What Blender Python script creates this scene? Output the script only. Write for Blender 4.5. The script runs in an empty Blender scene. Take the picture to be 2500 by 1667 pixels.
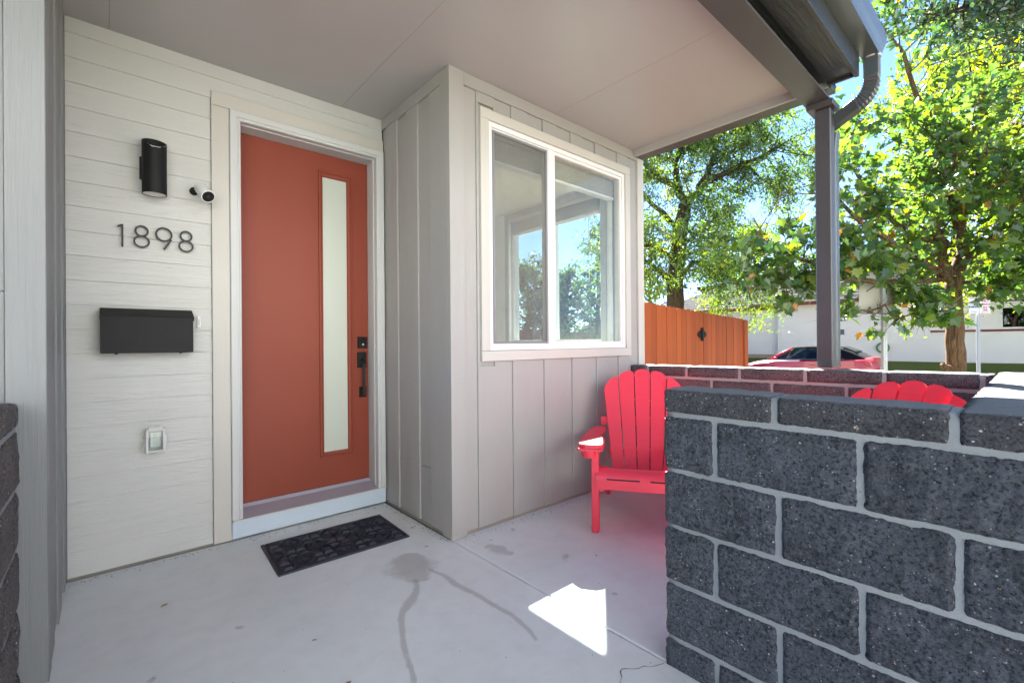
import bpy, bmesh, math, random
import numpy as np
from mathutils import Vector, Matrix, noise

random.seed(7); rng = np.random.default_rng(7)
scene = bpy.context.scene
C = scene.collection
R = math.radians

# ------------------------------------------------------------------ camera
YAW, PITCH, ROLL = R(41.25539), R(0.1292), R(-0.46266)
FPX, CAMZ = 1123.46, 1.175
fw = Vector((math.sin(YAW)*math.cos(PITCH), math.cos(YAW)*math.cos(PITCH), math.sin(PITCH)))
r0 = Vector((math.cos(YAW), -math.sin(YAW), 0)); u0 = r0.cross(fw)
rt = r0*math.cos(ROLL) + u0*math.sin(ROLL); up = u0*math.cos(ROLL) - r0*math.sin(ROLL)
cam = bpy.data.objects.new('camera', bpy.data.cameras.new('camera')); C.objects.link(cam)
cam.matrix_world = Matrix(((rt.x, up.x, -fw.x, 0), (rt.y, up.y, -fw.y, 0), (rt.z, up.z, -fw.z, CAMZ), (0, 0, 0, 1)))
cam.data.sensor_width = 36; cam.data.lens = 36*FPX/2500
cam.data.clip_start = .02; cam.data.clip_end = 2000
scene.camera = cam

# ------------------------------------------------------------------ light
SUN_EL, SUN_AZ = R(41.8), R(52.2)            # azimuth measured from +Y towards +X
to_sun = Vector((math.sin(SUN_AZ)*math.cos(SUN_EL), math.cos(SUN_AZ)*math.cos(SUN_EL), math.sin(SUN_EL)))
world = bpy.data.worlds.new('World'); scene.world = world; world.use_nodes = True
wn = world.node_tree
sky = wn.nodes.new('ShaderNodeTexSky'); sky.sky_type = 'NISHITA'; sky.sun_disc = False
sky.sun_elevation = SUN_EL; sky.sun_rotation = SUN_AZ
sky.altitude = 1600; sky.air_density = 0.62; sky.dust_density = 0.0; sky.ozone_density = 3.0
bg = wn.nodes['Background']; bg.inputs['Strength'].default_value = 0.05
wn.links.new(sky.outputs[0], bg.inputs[0])
sun = bpy.data.objects.new('sun', bpy.data.lights.new('sun', 'SUN')); C.objects.link(sun)
sun.data.energy = 5.0; sun.data.angle = R(0.53); sun.data.color = (1, .965, .92)
sun.rotation_euler = to_sun.to_track_quat('Z', 'Y').to_euler(); sun.location = (20, 16, 24)
vs = scene.view_settings
vs.view_transform = 'Standard'; vs.look = 'None'; vs.gamma = 1; vs.use_curve_mapping = False
vs.exposure = 3.35
scene.render.engine = 'CYCLES'
cy = scene.cycles
cy.use_denoising = True
try: cy.denoiser = 'OPENIMAGEDENOISE'
except Exception: pass
cy.max_bounces = 9; cy.diffuse_bounces = 6; cy.glossy_bounces = 4; cy.transmission_bounces = 6; cy.transparent_max_bounces = 12
cy.caustics_reflective = False; cy.caustics_refractive = False; cy.sample_clamp_indirect = 8
cy.use_adaptive_sampling = True; cy.adaptive_threshold = .01

# ------------------------------------------------------------------ materials
def srgb(r, g, b):
    f = lambda c: c/12.92 if c <= .04045 else ((c+.055)/1.055)**2.4
    return (f(r/255), f(g/255), f(b/255), 1)

class N:
    """small node helper"""
    def __init__(s, name):
        s.m = bpy.data.materials.new(name); s.m.use_nodes = True; s.t = s.m.node_tree
        s.b = s.t.nodes['Principled BSDF']; s.out = s.t.nodes['Material Output']
        s._co = None
    def n(s, typ, **kw):
        x = s.t.nodes.new('ShaderNode'+typ)
        for k, v in kw.items():
            if hasattr(x, k): setattr(x, k, v)
            else: x.inputs[k.replace('_', ' ')].default_value = v
        return x
    def l(s, a, b): s.t.links.new(a, b)
    def co(s, scale=(1, 1, 1), rnd=False):
        tc = s.n('TexCoord'); mp = s.n('Mapping'); mp.inputs['Scale'].default_value = scale
        if rnd:
            oi = s.n('ObjectInfo'); mu = s.n('Math', operation='MULTIPLY'); mu.inputs[1].default_value = 37.0
            s.l(oi.outputs['Random'], mu.inputs[0])
            ad = s.n('VectorMath', operation='ADD'); s.l(tc.outputs['Object'], ad.inputs[0]); s.l(mu.outputs[0], ad.inputs[1])
            s.l(ad.outputs[0], mp.inputs[0])
        else: s.l(tc.outputs['Object'], mp.inputs[0])
        return mp.outputs[0]
    def noise(s, co, scale, detail=4, rough=.55, dist=0):
        x = s.n('TexNoise'); s.l(co, x.inputs['Vector'])
        x.inputs['Scale'].default_value = scale; x.inputs['Detail'].default_value = detail
        x.inputs['Roughness'].default_value = rough; x.inputs['Distortion'].default_value = dist
        return x.outputs['Fac']
    def ramp(s, fac, stops):
        x = s.n('ValToRGB'); s.l(fac, x.inputs[0]); e = x.color_ramp.elements
        while len(e) < len(stops): e.new(.5)
        for i, (p, c) in enumerate(stops):
            e[i].position = p; e[i].color = c if len(c) == 4 else (*c, 1)
        return x.outputs[0]
    def mix(s, fac, a, b, mode='MIX'):
        x = s.n('Mix', data_type='RGBA', blend_type=mode)
        for v, i in ((fac, 0), (a, 6), (b, 7)):
            if isinstance(v, (int, float)): x.inputs[i].default_value = v
            elif isinstance(v, tuple): x.inputs[i].default_value = v
            else: s.l(v, x.inputs[i])
        return x.outputs[2]
    def bump(s, h, strength=.3, dist=.01, prev=None):
        x = s.n('Bump'); x.inputs['Strength'].default_value = strength; x.inputs['Distance'].default_value = dist
        s.l(h, x.inputs['Height'])
        if prev is not None: s.l(prev, x.inputs['Normal'])
        s.l(x.outputs[0], s.b.inputs['Normal']); return x.outputs[0]
    def base(s, c):
        if isinstance(c, tuple): s.b.inputs['Base Color'].default_value = c
        else: s.l(c, s.b.inputs['Base Color'])
    def set(s, rough=None, metal=None, spec=None, coat=None):
        if rough is not None: s.b.inputs['Roughness'].default_value = rough
        if metal is not None: s.b.inputs['Metallic'].default_value = metal
        if spec is not None: s.b.inputs['Specular IOR Level'].default_value = spec
        if coat is not None: s.b.inputs['Coat Weight'].default_value = coat

def sc(c, k): return (c[0]*k, c[1]*k, c[2]*k, 1)

def paint(name, col, rough=.5, grain=None, var=.06, bump=.25, fine=220, spec=.4):
    n = N(name); co = n.co((1, 1, 1), True)
    f = n.noise(co, 2.2, 4)
    n.base(n.mix(f, sc(col, 1-var), sc(col, 1+var)))
    n.set(rough=rough, spec=spec)
    p = n.bump(n.noise(n.co((1, 1, 1)), fine, 3), .10, .002)
    if grain:
        g = n.noise(n.co(grain, True), 1.0, 7, .62, 1.6)
        n.bump(g, bump, .006, p)
    return n.m

GREIGE = (.405, .385, .345, 1)
M = {}
M['siding'] = paint('siding_paint', (.548, .548, .525, 1), .55, (3.2, 40, 62), .05, .95)
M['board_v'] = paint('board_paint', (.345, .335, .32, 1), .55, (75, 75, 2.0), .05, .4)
M['board_left'] = paint('darkened_board_paint', (.225, .23, .23, 1), .55, (75, 75, 2.0), .06, .5)  # board paint darkened, shade put into the colour to offset the strong bounce
M['trim'] = paint('trim_paint', (.50, .48, .44, 1), .5, (30, 40, 3.0), .04, .18)
M['ceiling'] = paint('ceiling_paint', (.39, .378, .37, 1), .33, (3.0, 26, 40), .05, .16, spec=.5)
M['white'] = paint('white_paint', (.53, .535, .53, 1), .5, None, .02, spec=.2)
M['vinyl'] = paint('white_vinyl', (.72, .72, .715, 1), .45, None, .015, spec=.25)
M['sillboard'] = paint('pale_blue_grey_paint', (.50, .58, .66, 1), .5, (3.2, 30, 50), .04, .4)
M['threshold'] = paint('threshold_metal', (.40, .38, .45, 1), .35, None, .06, spec=.6)
M['roomwall'] = paint('room_wall_paint', (.84, .83, .79, 1), .6, None, .02)
M['roomfloor'] = paint('room_floor_wood', (.42, .33, .25, 1), .4, (30, 3, 30), .1)
M['black'] = paint('black_metal', (.013, .013, .0135, 1), .55, None, .2, spec=.2)
M['rubber'] = None
M['darksteel'] = paint('dark_grey_steel', (.052, .048, .052, 1), .38, None, .22, spec=.6)
M['fascia'] = paint('dark_fascia_paint', (.022, .023, .025, 1), .32, (2.6, 34, 34), .15, .7, spec=.6)
M['gutter'] = paint('gutter_aluminium', (.060, .068, .072, 1), .28, None, .1, spec=.7)
M['screenframe'] = paint('grey_screen_frame', (.20, .20, .21, 1), .4)
M['lens'] = paint('lamp_lens', (.75, .74, .68, 1), .3)
M['greyplastic'] = paint('grey_plastic', (.55, .55, .55, 1), .35)
M['camwhite'] = paint('camera_white_plastic', (.72, .72, .72, 1), .35)
M['chromedark'] = paint('dark_bronze', (.026, .026, .027, 1), .5, None, .15, spec=.3)
M['signsteel'] = paint('galvanised_steel', (.42, .43, .43, 1), .4, None, .1, spec=.6)
M['signback'] = paint('sign_back', (.38, .37, .30, 1), .4, None, .08)
M['signwhite'] = paint('sign_white', (.78, .78, .78, 1), .4)
M['signred'] = paint('sign_red', (.55, .02, .04, 1), .4)
M['sticker'] = paint('sticker_violet', (.07, .05, .40, 1), .4)
M['tyre'] = paint('tyre_rubber', (.02, .02, .02, 1), .8)
M['softtop'] = paint('soft_top_cloth', (.010, .010, .013, 1), .95, spec=.05)
M['darkred'] = paint('dark_red_trim', (.16, .035, .03, 1), .5)
M['foundation'] = paint('foundation_concrete', (.36, .30, .20, 1), .85, None, .2)
M['basestrip'] = paint('old_concrete', (.27, .25, .21, 1), .9, None, .35)
M['wire'] = paint('cable', (.02, .02, .02, 1), .7)

def m_door():
    n = N('terracotta_door_paint'); n.base(n.mix(n.noise(n.co(), 1.6, 3), (.215, .045, .024, 1), (.255, .054, .031, 1)))
    n.set(rough=.5, spec=.28); n.bump(n.noise(n.co((160, 160, 6)), 1, 4), .05, .002); return n.m
M['door'] = m_door()
def m_frost():
    n = N('frosted_glass'); n.base((.50, .53, .47, 1)); n.set(rough=.3, spec=.3, coat=.12)
    n.b.inputs['Coat Roughness'].default_value = .02
    n.bump(n.noise(n.co((18, 18, 1.2)), 1, 2), .03, .01); return n.m
M['frost'] = m_frost()
def m_glass(name, tint=(1, 1, 1, 1), dirt=.0):
    n = N(name); tr = n.n('BsdfTransparent'); tr.inputs[0].default_value = tint
    gl = n.n('BsdfGlossy'); gl.inputs['Roughness'].default_value = 0.0
    lw_ = n.n('LayerWeight'); lw_.inputs[0].default_value = .5      # Schlick: .04 + .96 (1-cos)^5
    pw = n.n('Math', operation='POWER'); n.l(lw_.outputs['Facing'], pw.inputs[0]); pw.inputs[1].default_value = 5
    ma = n.n('Math', operation='MULTIPLY_ADD'); n.l(pw.outputs[0], ma.inputs[0]); ma.inputs[1].default_value = .95; ma.inputs[2].default_value = .035
    mx = n.n('MixShader'); n.l(ma.outputs[0], mx.inputs[0]); n.l(tr.outputs[0], mx.inputs[1]); n.l(gl.outputs[0], mx.inputs[2])
    last = mx.outputs[0]
    if dirt:
        d = n.n('BsdfDiffuse'); d.inputs[0].default_value = (.6, .62, .6, 1)
        f = n.ramp(n.noise(n.co(), 6, 6, .7), [(.45, (dirt*.4,)*3), (.75, (dirt*1.6,)*3)])
        m2 = n.n('MixShader'); n.l(f, m2.inputs[0]); n.l(last, m2.inputs[1]); n.l(d.outputs[0], m2.inputs[2]); last = m2.outputs[0]
    n.l(last, n.out.inputs[0]); return n.m
M['glass'] = m_glass('window_glass', (.93, .96, .94, 1), .05)
M['carglass'] = m_glass('car_glass', (.32, .42, .45, 1), .0)
def m_screen():
    n = N('insect_screen'); tr = n.n('BsdfTransparent'); d = n.n('BsdfDiffuse'); d.inputs[0].default_value = (.22, .22, .22, 1)
    mx = n.n('MixShader'); mx.inputs[0].default_value = .24; n.l(tr.outputs[0], mx.inputs[1]); n.l(d.outputs[0], mx.inputs[2])
    n.l(mx.outputs[0], n.out.inputs[0]); return n.m
M['screen'] = m_screen()
def m_blind():
    n = N('blind_slat'); n.base((.62, .60, .56, 1)); n.set(rough=.5); return n.m
M['blind'] = m_blind()

def m_concrete(name, c1, c2, bumps=.25, broom=True):
    n = N(name); co = n.co()
    a = n.noise(co, 1.3, 6, .6); b = n.noise(co, 9, 6, .65); s = n.noise(co, 320, 2)
    col = n.mix(n.ramp(a, [(.3, (0, 0, 0)), (.75, (1, 1, 1))]), c1, c2)
    col = n.mix(n.ramp(b, [(.45, (0, 0, 0)), (.9, (.4,)*3)]), col, sc(c1, .72))
    col = n.mix(n.ramp(s, [(.35, (.35,)*3), (.6, (0, 0, 0))]), col, sc(c1, .8))
    # sparse dark specks
    v = n.n('TexVoronoi'); v.inputs['Scale'].default_value = 7.5; n.l(co, v.inputs['Vector'])
    sp = n.ramp(v.outputs['Distance'], [(.012, (.8,)*3), (.028, (0, 0, 0))])
    col = n.mix(sp, col, (.12, .11, .09, 1))
    n.base(col); n.set(rough=.82, spec=.25)
    p = n.bump(n.noise(co, 300, 4), bumps, .0015)
    if broom: n.bump(n.noise(n.co((7, 260, 7)), 1, 3), .3, .0012, p)
    return n.m
M['porch'] = m_concrete('porch_concrete', (.70, .72, .72, 1), (.81, .825, .82, 1))
M['walk'] = m_concrete('walk_concrete', (.40, .39, .36, 1), (.50, .49, .46, 1))
M['mortar'] = m_concrete('mortar', (.25, .262, .268, 1), (.345, .352, .35, 1), .9, False)
M['mortar_far'] = m_concrete('far_wall_mortar', (.32, .31, .30, 1), (.40, .39, .38, 1), .5, False)  # mortar of the far wall, paler than the other joints

def m_block(name, dark, light, specks=1.0, bump=1.0, fine=90, sky_sheen=False):
    n = N(name); co = n.co((1, 1, 1)); cr = n.co((1, 1, 1), True)
    a = n.noise(co, 42, 9, .75, .4); b = n.noise(cr, 5.5, 5, .6); f = n.noise(co, fine*1.15, 6, .78); g2 = n.noise(co, 330, 3, .6)
    col = n.mix(n.ramp(a, [(.40, (0, 0, 0)), (.62, (1, 1, 1))]), dark, light)
    oi = n.n('ObjectInfo'); col = n.mix(n.ramp(oi.outputs['Random'], [(0, (0, 0, 0)), (1, (.5,)*3)]), col, sc(light, .55))
    col = n.mix(n.ramp(b, [(.35, (0, 0, 0)), (.75, (.6,)*3)]), col, sc(light, 1.3))
    col = n.mix(n.ramp(f, [(.40, (.95,)*3), (.49, (0, 0, 0))]), col, sc(dark, .2))
    col = n.mix(n.ramp(f, [(.55, (0, 0, 0)), (.70, (.7,)*3)]), col, sc(light, 1.8))
    for scl, th, dmax, tint in ((82, .90, .36, (.62, .60, .58, 1)), (150, .88, .40, (.45, .46, .48, 1)), (105, .95, .36, (.48, .34, .22, 1))):
        v = n.n('TexVoronoi'); v.inputs['Scale'].default_value = scl; n.l(co, v.inputs['Vector'])
        g = n.n('Math', operation='GREATER_THAN'); g.inputs[1].default_value = 1-(1-th)*specks
        sx = n.n('SeparateColor'); n.l(v.outputs['Color'], sx.inputs[0]); n.l(sx.outputs[0], g.inputs[0])
        # ragged grain outline, size differs from grain to grain
        ad = n.n('Math', operation='MULTIPLY_ADD'); n.l(g2, ad.inputs[0]); ad.inputs[1].default_value = .55; n.l(v.outputs['Distance'], ad.inputs[2])
        sz = n.n('Math', operation='MULTIPLY_ADD'); n.l(sx.outputs[1], sz.inputs[0]); sz.inputs[1].default_value = .30; n.l(ad.outputs[0], sz.inputs[2])
        ds = n.ramp(sz.outputs[0], [(dmax+.13, (1, 1, 1)), (dmax+.24, (0, 0, 0))])
        mu = n.n('Math', operation='MULTIPLY'); n.l(ds, mu.inputs[0]); n.l(g.outputs[0], mu.inputs[1])
        col = n.mix(mu.outputs[0], col, tint)
    if sky_sheen:      # sky sheen of the level top, painted in as a paler colour
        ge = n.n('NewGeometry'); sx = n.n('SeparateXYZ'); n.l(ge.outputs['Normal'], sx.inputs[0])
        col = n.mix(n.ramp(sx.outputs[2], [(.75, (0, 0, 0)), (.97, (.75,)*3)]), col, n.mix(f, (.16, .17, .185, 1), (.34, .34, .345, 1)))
    n.base(col); n.set(rough=.7, spec=.4)
    p = n.bump(a, 1.0*bump, .016); n.bump(f, 1.0*bump, .007, p)
    return n.m
M['block'] = m_block('charcoal_split_block', (.034, .038, .047, 1), (.130, .141, .168, 1))
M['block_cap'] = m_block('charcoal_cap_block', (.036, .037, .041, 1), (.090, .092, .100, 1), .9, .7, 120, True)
M['block_brown'] = m_block('brown_grey_block', (.075, .066, .064, 1), (.15, .135, .13, 1), .9, .7)
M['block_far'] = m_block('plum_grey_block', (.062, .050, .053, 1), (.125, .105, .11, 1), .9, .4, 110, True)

def m_rubber():
    n = N('mat_rubber'); n.base(n.mix(n.noise(n.co(), 20, 3), (.010, .014, .024, 1), (.022, .028, .042, 1))); n.set(rough=.5, spec=.45)
    n.bump(n.noise(n.co(), 220, 3), .25, .002); return n.m
M['rubber'] = m_rubber()
def m_chair():
    n = N('red_chair_plastic'); n.base(n.mix(n.noise(n.co((4, 4, 50), True), 1, 4), (.72, .040, .075, 1), (.80, .052, .092, 1)))
    n.set(rough=.46, spec=.45); n.bump(n.noise(n.co(), 260, 3), .12, .001); return n.m
M['chair'] = m_chair()
def m_cedar():
    n = N('cedar_stain'); cr = n.co((40, 40, 1.2), True)
    g = n.noise(cr, 1, 6, .6, .8); oi = n.n('ObjectInfo')
    col = n.mix(g, (.36, .062, .012, 1), (.52, .115, .024, 1))
    col = n.mix(n.ramp(oi.outputs['Random'], [(0, (0, 0, 0)), (1, (.75,)*3)]), col, (.27, .045, .009, 1))
    n.base(col); n.set(rough=.65); n.bump(g, .3, .004); return n.m
M['cedar'] = m_cedar()
def m_brownfence():
    n = N('old_fence_wood'); n.base(n.mix(n.noise(n.co((30, 30, 1.5), True), 1, 5), (.11, .055, .035, 1), (.2, .10, .06, 1))); n.set(rough=.8); return n.m
M['brownfence'] = m_brownfence()
def m_bark(name, c1, c2, sc_=(9, 9, 2.2)):
    n = N(name); a = n.noise(n.co(sc_), 1.6, 8, .7, 1.2)
    n.base(n.mix(n.ramp(a, [(.35, (0, 0, 0)), (.65, (1, 1, 1))]), c1, c2)); n.set(rough=.9, spec=.2); n.bump(a, 1.0, .05); return n.m
M['bark'] = m_bark('maple_bark', (.060, .034, .021, 1), (.27, .155, .09, 1), (14, 14, 2.0))
M['bark_dark'] = m_bark('ash_bark', (.035, .026, .02, 1), (.115, .08, .055, 1))
def m_leaf(name, stops, trans=.5, rough=.36):
    n = N(name); at = n.n('Attribute'); at.attribute_name = 'tone'
    col = n.ramp(at.outputs['Fac'], stops)
    di = n.n('BsdfDiffuse'); n.l(col, di.inputs[0])
    tl = n.n('BsdfTranslucent'); hs = n.n('HueSaturation'); hs.inputs['Saturation'].default_value = 1.12; hs.inputs['Value'].default_value = 1.9
    hs.inputs['Hue'].default_value = .488
    n.l(col, hs.inputs['Color']); n.l(hs.outputs[0], tl.inputs[0])
    gl = n.n('BsdfGlossy'); gl.inputs['Roughness'].default_value = rough; gl.inputs[0].default_value = (.9, .95, 1, 1)
    m1 = n.n('MixShader'); m1.inputs[0].default_value = trans; n.l(di.outputs[0], m1.inputs[1]); n.l(tl.outputs[0], m1.inputs[2])
    m2 = n.n('MixShader'); m2.inputs[0].default_value = .06; n.l(m1.outputs[0], m2.inputs[1]); n.l(gl.outputs[0], m2.inputs[2])
    n.l(m2.outputs[0], n.out.inputs[0]); return n.m
M['leaf_maple'] = m_leaf('maple_leaf', [(0, (.022, .07, .022)), (.45, (.075, .145, .024)), (.80, (.15, .21, .024)), (.93, (.26, .24, .025)), (1, (.42, .20, .03))])
M['leaf_ash'] = m_leaf('ash_leaf', [(0, (.03, .085, .018)), (.5, (.085, .15, .018)), (.82, (.17, .20, .018)), (1, (.36, .30, .02))])
M['leaf_bright'] = m_leaf('locust_leaf', [(0, (.06, .12, .018)), (.5, (.13, .21, .02)), (1, (.25, .28, .03))], .5)
M['leaf_dark'] = m_leaf('dark_leaf', [(0, (.012, .035, .014)), (.6, (.03, .07, .02)), (1, (.07, .11, .025))], .3)
M['leaf_hedge'] = m_leaf('hedge_leaf', [(0, (.03, .075, .035)), (.6, (.06, .12, .045)), (1, (.15, .2, .04))], .35)
M['deadgrit'] = paint('grit', (.13, .11, .085, 1), .9)
M['deadleaf'] = paint('dry_leaf', (.32, .17, .08, 1), .8)
def m_grass():
    n = N('lawn_grass'); a = n.noise(n.co(), .7, 5); b = n.noise(n.co(), 30, 5, .7)
    c = n.mix(a, (.11, .15, .03, 1), (.17, .20, .045, 1)); c = n.mix(n.ramp(b, [(.4, (0, 0, 0)), (.7, (.6,)*3)]), c, (.16, .15, .06, 1))
    n.base(c); n.set(rough=.9, spec=.1); n.bump(b, 1, .06); return n.m
M['grass'] = m_grass()
def m_asphalt():
    n = N('asphalt'); a = n.noise(n.co(), .6, 5); b = n.noise(n.co(), 60, 4)
    n.base(n.mix(n.mix(.5, a, b), (.045, .045, .047, 1), (.085, .083, .08, 1))); n.set(rough=.85); n.bump(b, .5, .01); return n.m
M['asphalt'] = m_asphalt()
def m_stucco():
    n = N('white_stucco'); a = n.noise(n.co(), 1.1, 5); b = n.noise(n.co(), 40, 5, .7)
    n.base(n.mix(a, (.72, .705, .685, 1), (.80, .785, .77, 1))); n.set(rough=.9, spec=.2); n.bump(b, .6, .02); return n.m
M['stucco'] = m_stucco()
M['stuccofill'] = paint('fill_house_stucco', (.79, .795, .79, 1), .9)  # wall of the added house, kept near white to bounce sunlight
def m_shingle():
    n = N('roof_shingle'); oi = n.n('ObjectInfo'); a = n.noise(n.co(), 7, 5); b = n.noise(n.co(), 60, 3)
    c = n.mix(a, (.018, .017, .020, 1), (.04, .038, .042, 1)); n.base(n.mix(.35, c, n.ramp(b, [(.3, (.01,)*3), (.8, (.045,)*3)]))); n.set(rough=.95, spec=.05); n.bump(b, .6, .01); return n.m
M['shingle'] = m_shingle()
def m_carpaint():
    n = N('red_car_paint'); n.base((.46, .012, .035, 1)); n.set(rough=.28, spec=.4, coat=.5); n.b.inputs['Coat Roughness'].default_value = .03
    n.bump(n.noise(n.co(), 3, 2), .01, .01); return n.m
M['carpaint'] = m_carpaint()
M['chrome'] = paint('chrome', (.75, .75, .76, 1), .12, None, .02); M['chrome'].node_tree.nodes['Principled BSDF'].inputs['Metallic'].default_value = 1
M['lampred'] = paint('tail_lamp_red', (.45, .02, .015, 1), .15)
M['lampclear'] = paint('head_lamp', (.6, .62, .63, 1), .1)
M['hose'] = paint('green_hose', (.14, .30, .12, 1), .5)
def m_stain():
    n = N('damp_stain'); at = n.n('Attribute'); at.attribute_name = 'fade'
    d = n.n('BsdfDiffuse'); d.inputs[0].default_value = (.30, .245, .185, 1); tr = n.n('BsdfTransparent')
    nz = n.noise(n.co(), 15, 7, .7)
    ad = n.n('Math', operation='ADD'); n.l(at.outputs['Fac'], ad.inputs[0]); n.l(nz, ad.inputs[1])
    f = n.ramp(ad.outputs[0], [(.60, (0, 0, 0)), (1.10, (.22,)*3)])
    mx = n.n('MixShader'); n.l(f, mx.inputs[0]); n.l(tr.outputs[0], mx.inputs[1]); n.l(d.outputs[0], mx.inputs[2]); n.l(mx.outputs[0], n.out.inputs[0]); return n.m
M['stain'] = m_stain()
M['crack'] = paint('crack_dirt', (.06, .055, .05, 1), .9)

# ------------------------------------------------------------------ object helpers
def tag(o, label=None, cat=None, group=None, kind=None):
    for k, v in (('label', label), ('category', cat), ('group', group), ('kind', kind)):
        if v: o[k] = v
    return o
def link_mesh(name, me, mat, parent=None):
    o = bpy.data.objects.new(name, me); C.objects.link(o)
    if mat is not None and not me.materials: me.materials.append(M[mat] if isinstance(mat, str) else mat)
    if parent is not None: par(o, parent)
    return o
BASE = {}
def par(o, p):
    o.parent = p
    q = p; mtx = Matrix.Identity(4)
    while q is not None and q.name in BASE:
        mtx = BASE[q.name]; break
    o.matrix_parent_inverse = mtx.inverted()
    BASE[o.name] = Matrix.Identity(4)
def thing(name, label, cat, loc=(0, 0, 0), group=None, kind=None):
    o = bpy.data.objects.new(name, None); C.objects.link(o); o.location = loc; o.empty_display_size = .2
    BASE[o.name] = Matrix.Translation(loc)
    return tag(o, label, cat, group, kind)
def part_empty(name, parent, loc=(0, 0, 0)):
    o = bpy.data.objects.new(name, None); C.objects.link(o); o.empty_display_size = .1
    par(o, parent); return o

class MB:
    def __init__(s): s.v = []; s.f = []
    def add(s, v, f):
        o = len(s.v); s.v += [tuple(p) for p in v]; s.f += [tuple(i+o for i in q) for q in f]; return s
    def box(s, x0, x1, y0, y1, z0, z1, c=0.0):
        if c <= 0:
            v = [(x, y, z) for z in (z0, z1) for y in (y0, y1) for x in (x0, x1)]
            return s.add(v, [(0, 2, 3, 1), (4, 5, 7, 6), (0, 1, 5, 4), (2, 6, 7, 3), (0, 4, 6, 2), (1, 3, 7, 5)])
        lo, hi = (x0, y0, z0), (x1, y1, z1); v = []; idx = {}
        for sx in (0, 1):
            for sy in (0, 1):
                for sz in (0, 1):
                    for a in range(3):
                        sg = (sx, sy, sz)
                        p = [ (hi[k] if sg[k] else lo[k]) + (0 if k == a else (-c if sg[k] else c)) for k in range(3)]
                        # vertex lies on the face of axis a
                        idx[(sx, sy, sz, a)] = len(v); v.append(tuple(p))
        f = []
        for a in range(3):
            b, d = (a+1) % 3, (a+2) % 3
            for sa in (0, 1):
                q = []
                for sb, sd in ((0, 0), (1, 0), (1, 1), (0, 1)):
                    sg = [0, 0, 0]; sg[a] = sa; sg[b] = sb; sg[d] = sd; q.append(idx[(*sg, a)])
                f.append(tuple(q if sa else q[::-1]))
            for sb in (0, 1):
                for sd in (0, 1):      # edge chamfer along axis a, between faces b and d
                    g0 = [0, 0, 0]; g1 = [0, 0, 0]; g1[a] = 1
                    for g in (g0, g1): g[b] = sb; g[d] = sd
                    q = (idx[(*g0, b)], idx[(*g1, b)], idx[(*g1, d)], idx[(*g0, d)])
                    f.append(q if sb == sd else q[::-1])
        for sx in (0, 1):
            for sy in (0, 1):
                for sz in (0, 1):
                    q = tuple(idx[(sx, sy, sz, a)] for a in range(3)); f.append(q if (sx+sy+sz) % 2 else q[::-1])
        return s.add(v, f)
    def tube(s, pts, rad, n=8, cap=True):
        pts = [Vector(p) for p in pts]; k = len(pts)
        if not hasattr(rad, '__len__'): rad = [rad]*k
        v = []; prev = None
        for i, p in enumerate(pts):
            t = (pts[min(i+1, k-1)]-pts[max(i-1, 0)]).normalized()
            if prev is None:
                a = t.cross(Vector((0, 0, 1)))
                if a.length < .1: a = t.cross(Vector((1, 0, 0)))
            else: a = prev - t*prev.dot(t)
            a.normalize(); prev = a; b = t.cross(a)
            for j in range(n):
                w = 2*math.pi*j/n; v.append(p + (a*math.cos(w)+b*math.sin(w))*rad[i])
        f = [(i*n+j, i*n+(j+1) % n, (i+1)*n+(j+1) % n, (i+1)*n+j) for i in range(k-1) for j in range(n)]
        if cap: f += [tuple(range(n))[::-1], tuple(range((k-1)*n, k*n))]
        return s.add(v, f)
    def prism(s, poly, axis, a0, a1):
        """poly: 2-D outline in the two other axes (cyclic order), extruded along axis"""
        def P(u, w, a):
            return {0: (a, u, w), 1: (u, a, w), 2: (u, w, a)}[axis]
        n = len(poly); v = [P(*p, a0) for p in poly]+[P(*p, a1) for p in poly]
        f = [tuple(range(n)), tuple(range(2*n-1, n-1, -1))]+[(i, i+n, (i+1) % n+n, (i+1) % n) for i in range(n)]
        return s.add(v, f)
    def build(s, name, mat, parent=None, smooth=False, fix=True):
        me = bpy.data.meshes.new(name); me.from_pydata(s.v, [], s.f)
        if fix:
            bm = bmesh.new(); bm.from_mesh(me); bmesh.ops.recalc_face_normals(bm, faces=bm.faces); bm.to_mesh(me); bm.free()
        if smooth:
            me.polygons.foreach_set('use_smooth', [True]*len(me.polygons))
            if smooth is not True: me.set_sharp_from_angle(angle=R(smooth))
        me.update(); return link_mesh(name, me, mat, parent)

def box(name, x0, x1, y0, y1, z0, z1, mat, parent=None, c=0.0):
    return MB().box(min(x0, x1), max(x0, x1), min(y0, y1), max(y0, y1), min(z0, z1), max(z0, z1), c).build(name, mat, parent, fix=True)

def at(px, py, depth):
    """point that the photograph shows at (px,py) when it stands 'depth' metres in front of the lens"""
    return Vector((0, 0, CAMZ)) + fw*depth + rt*((px-1250)/FPX*depth) - up*((py-833.5)/FPX*depth)

YD, YW, XS = 3.19, 2.30, 1.535            # door wall, window wall, side wall of the bay
ZC = 2.83                                 # porch ceiling
HX1 = 3.57                                # end of the house

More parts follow.
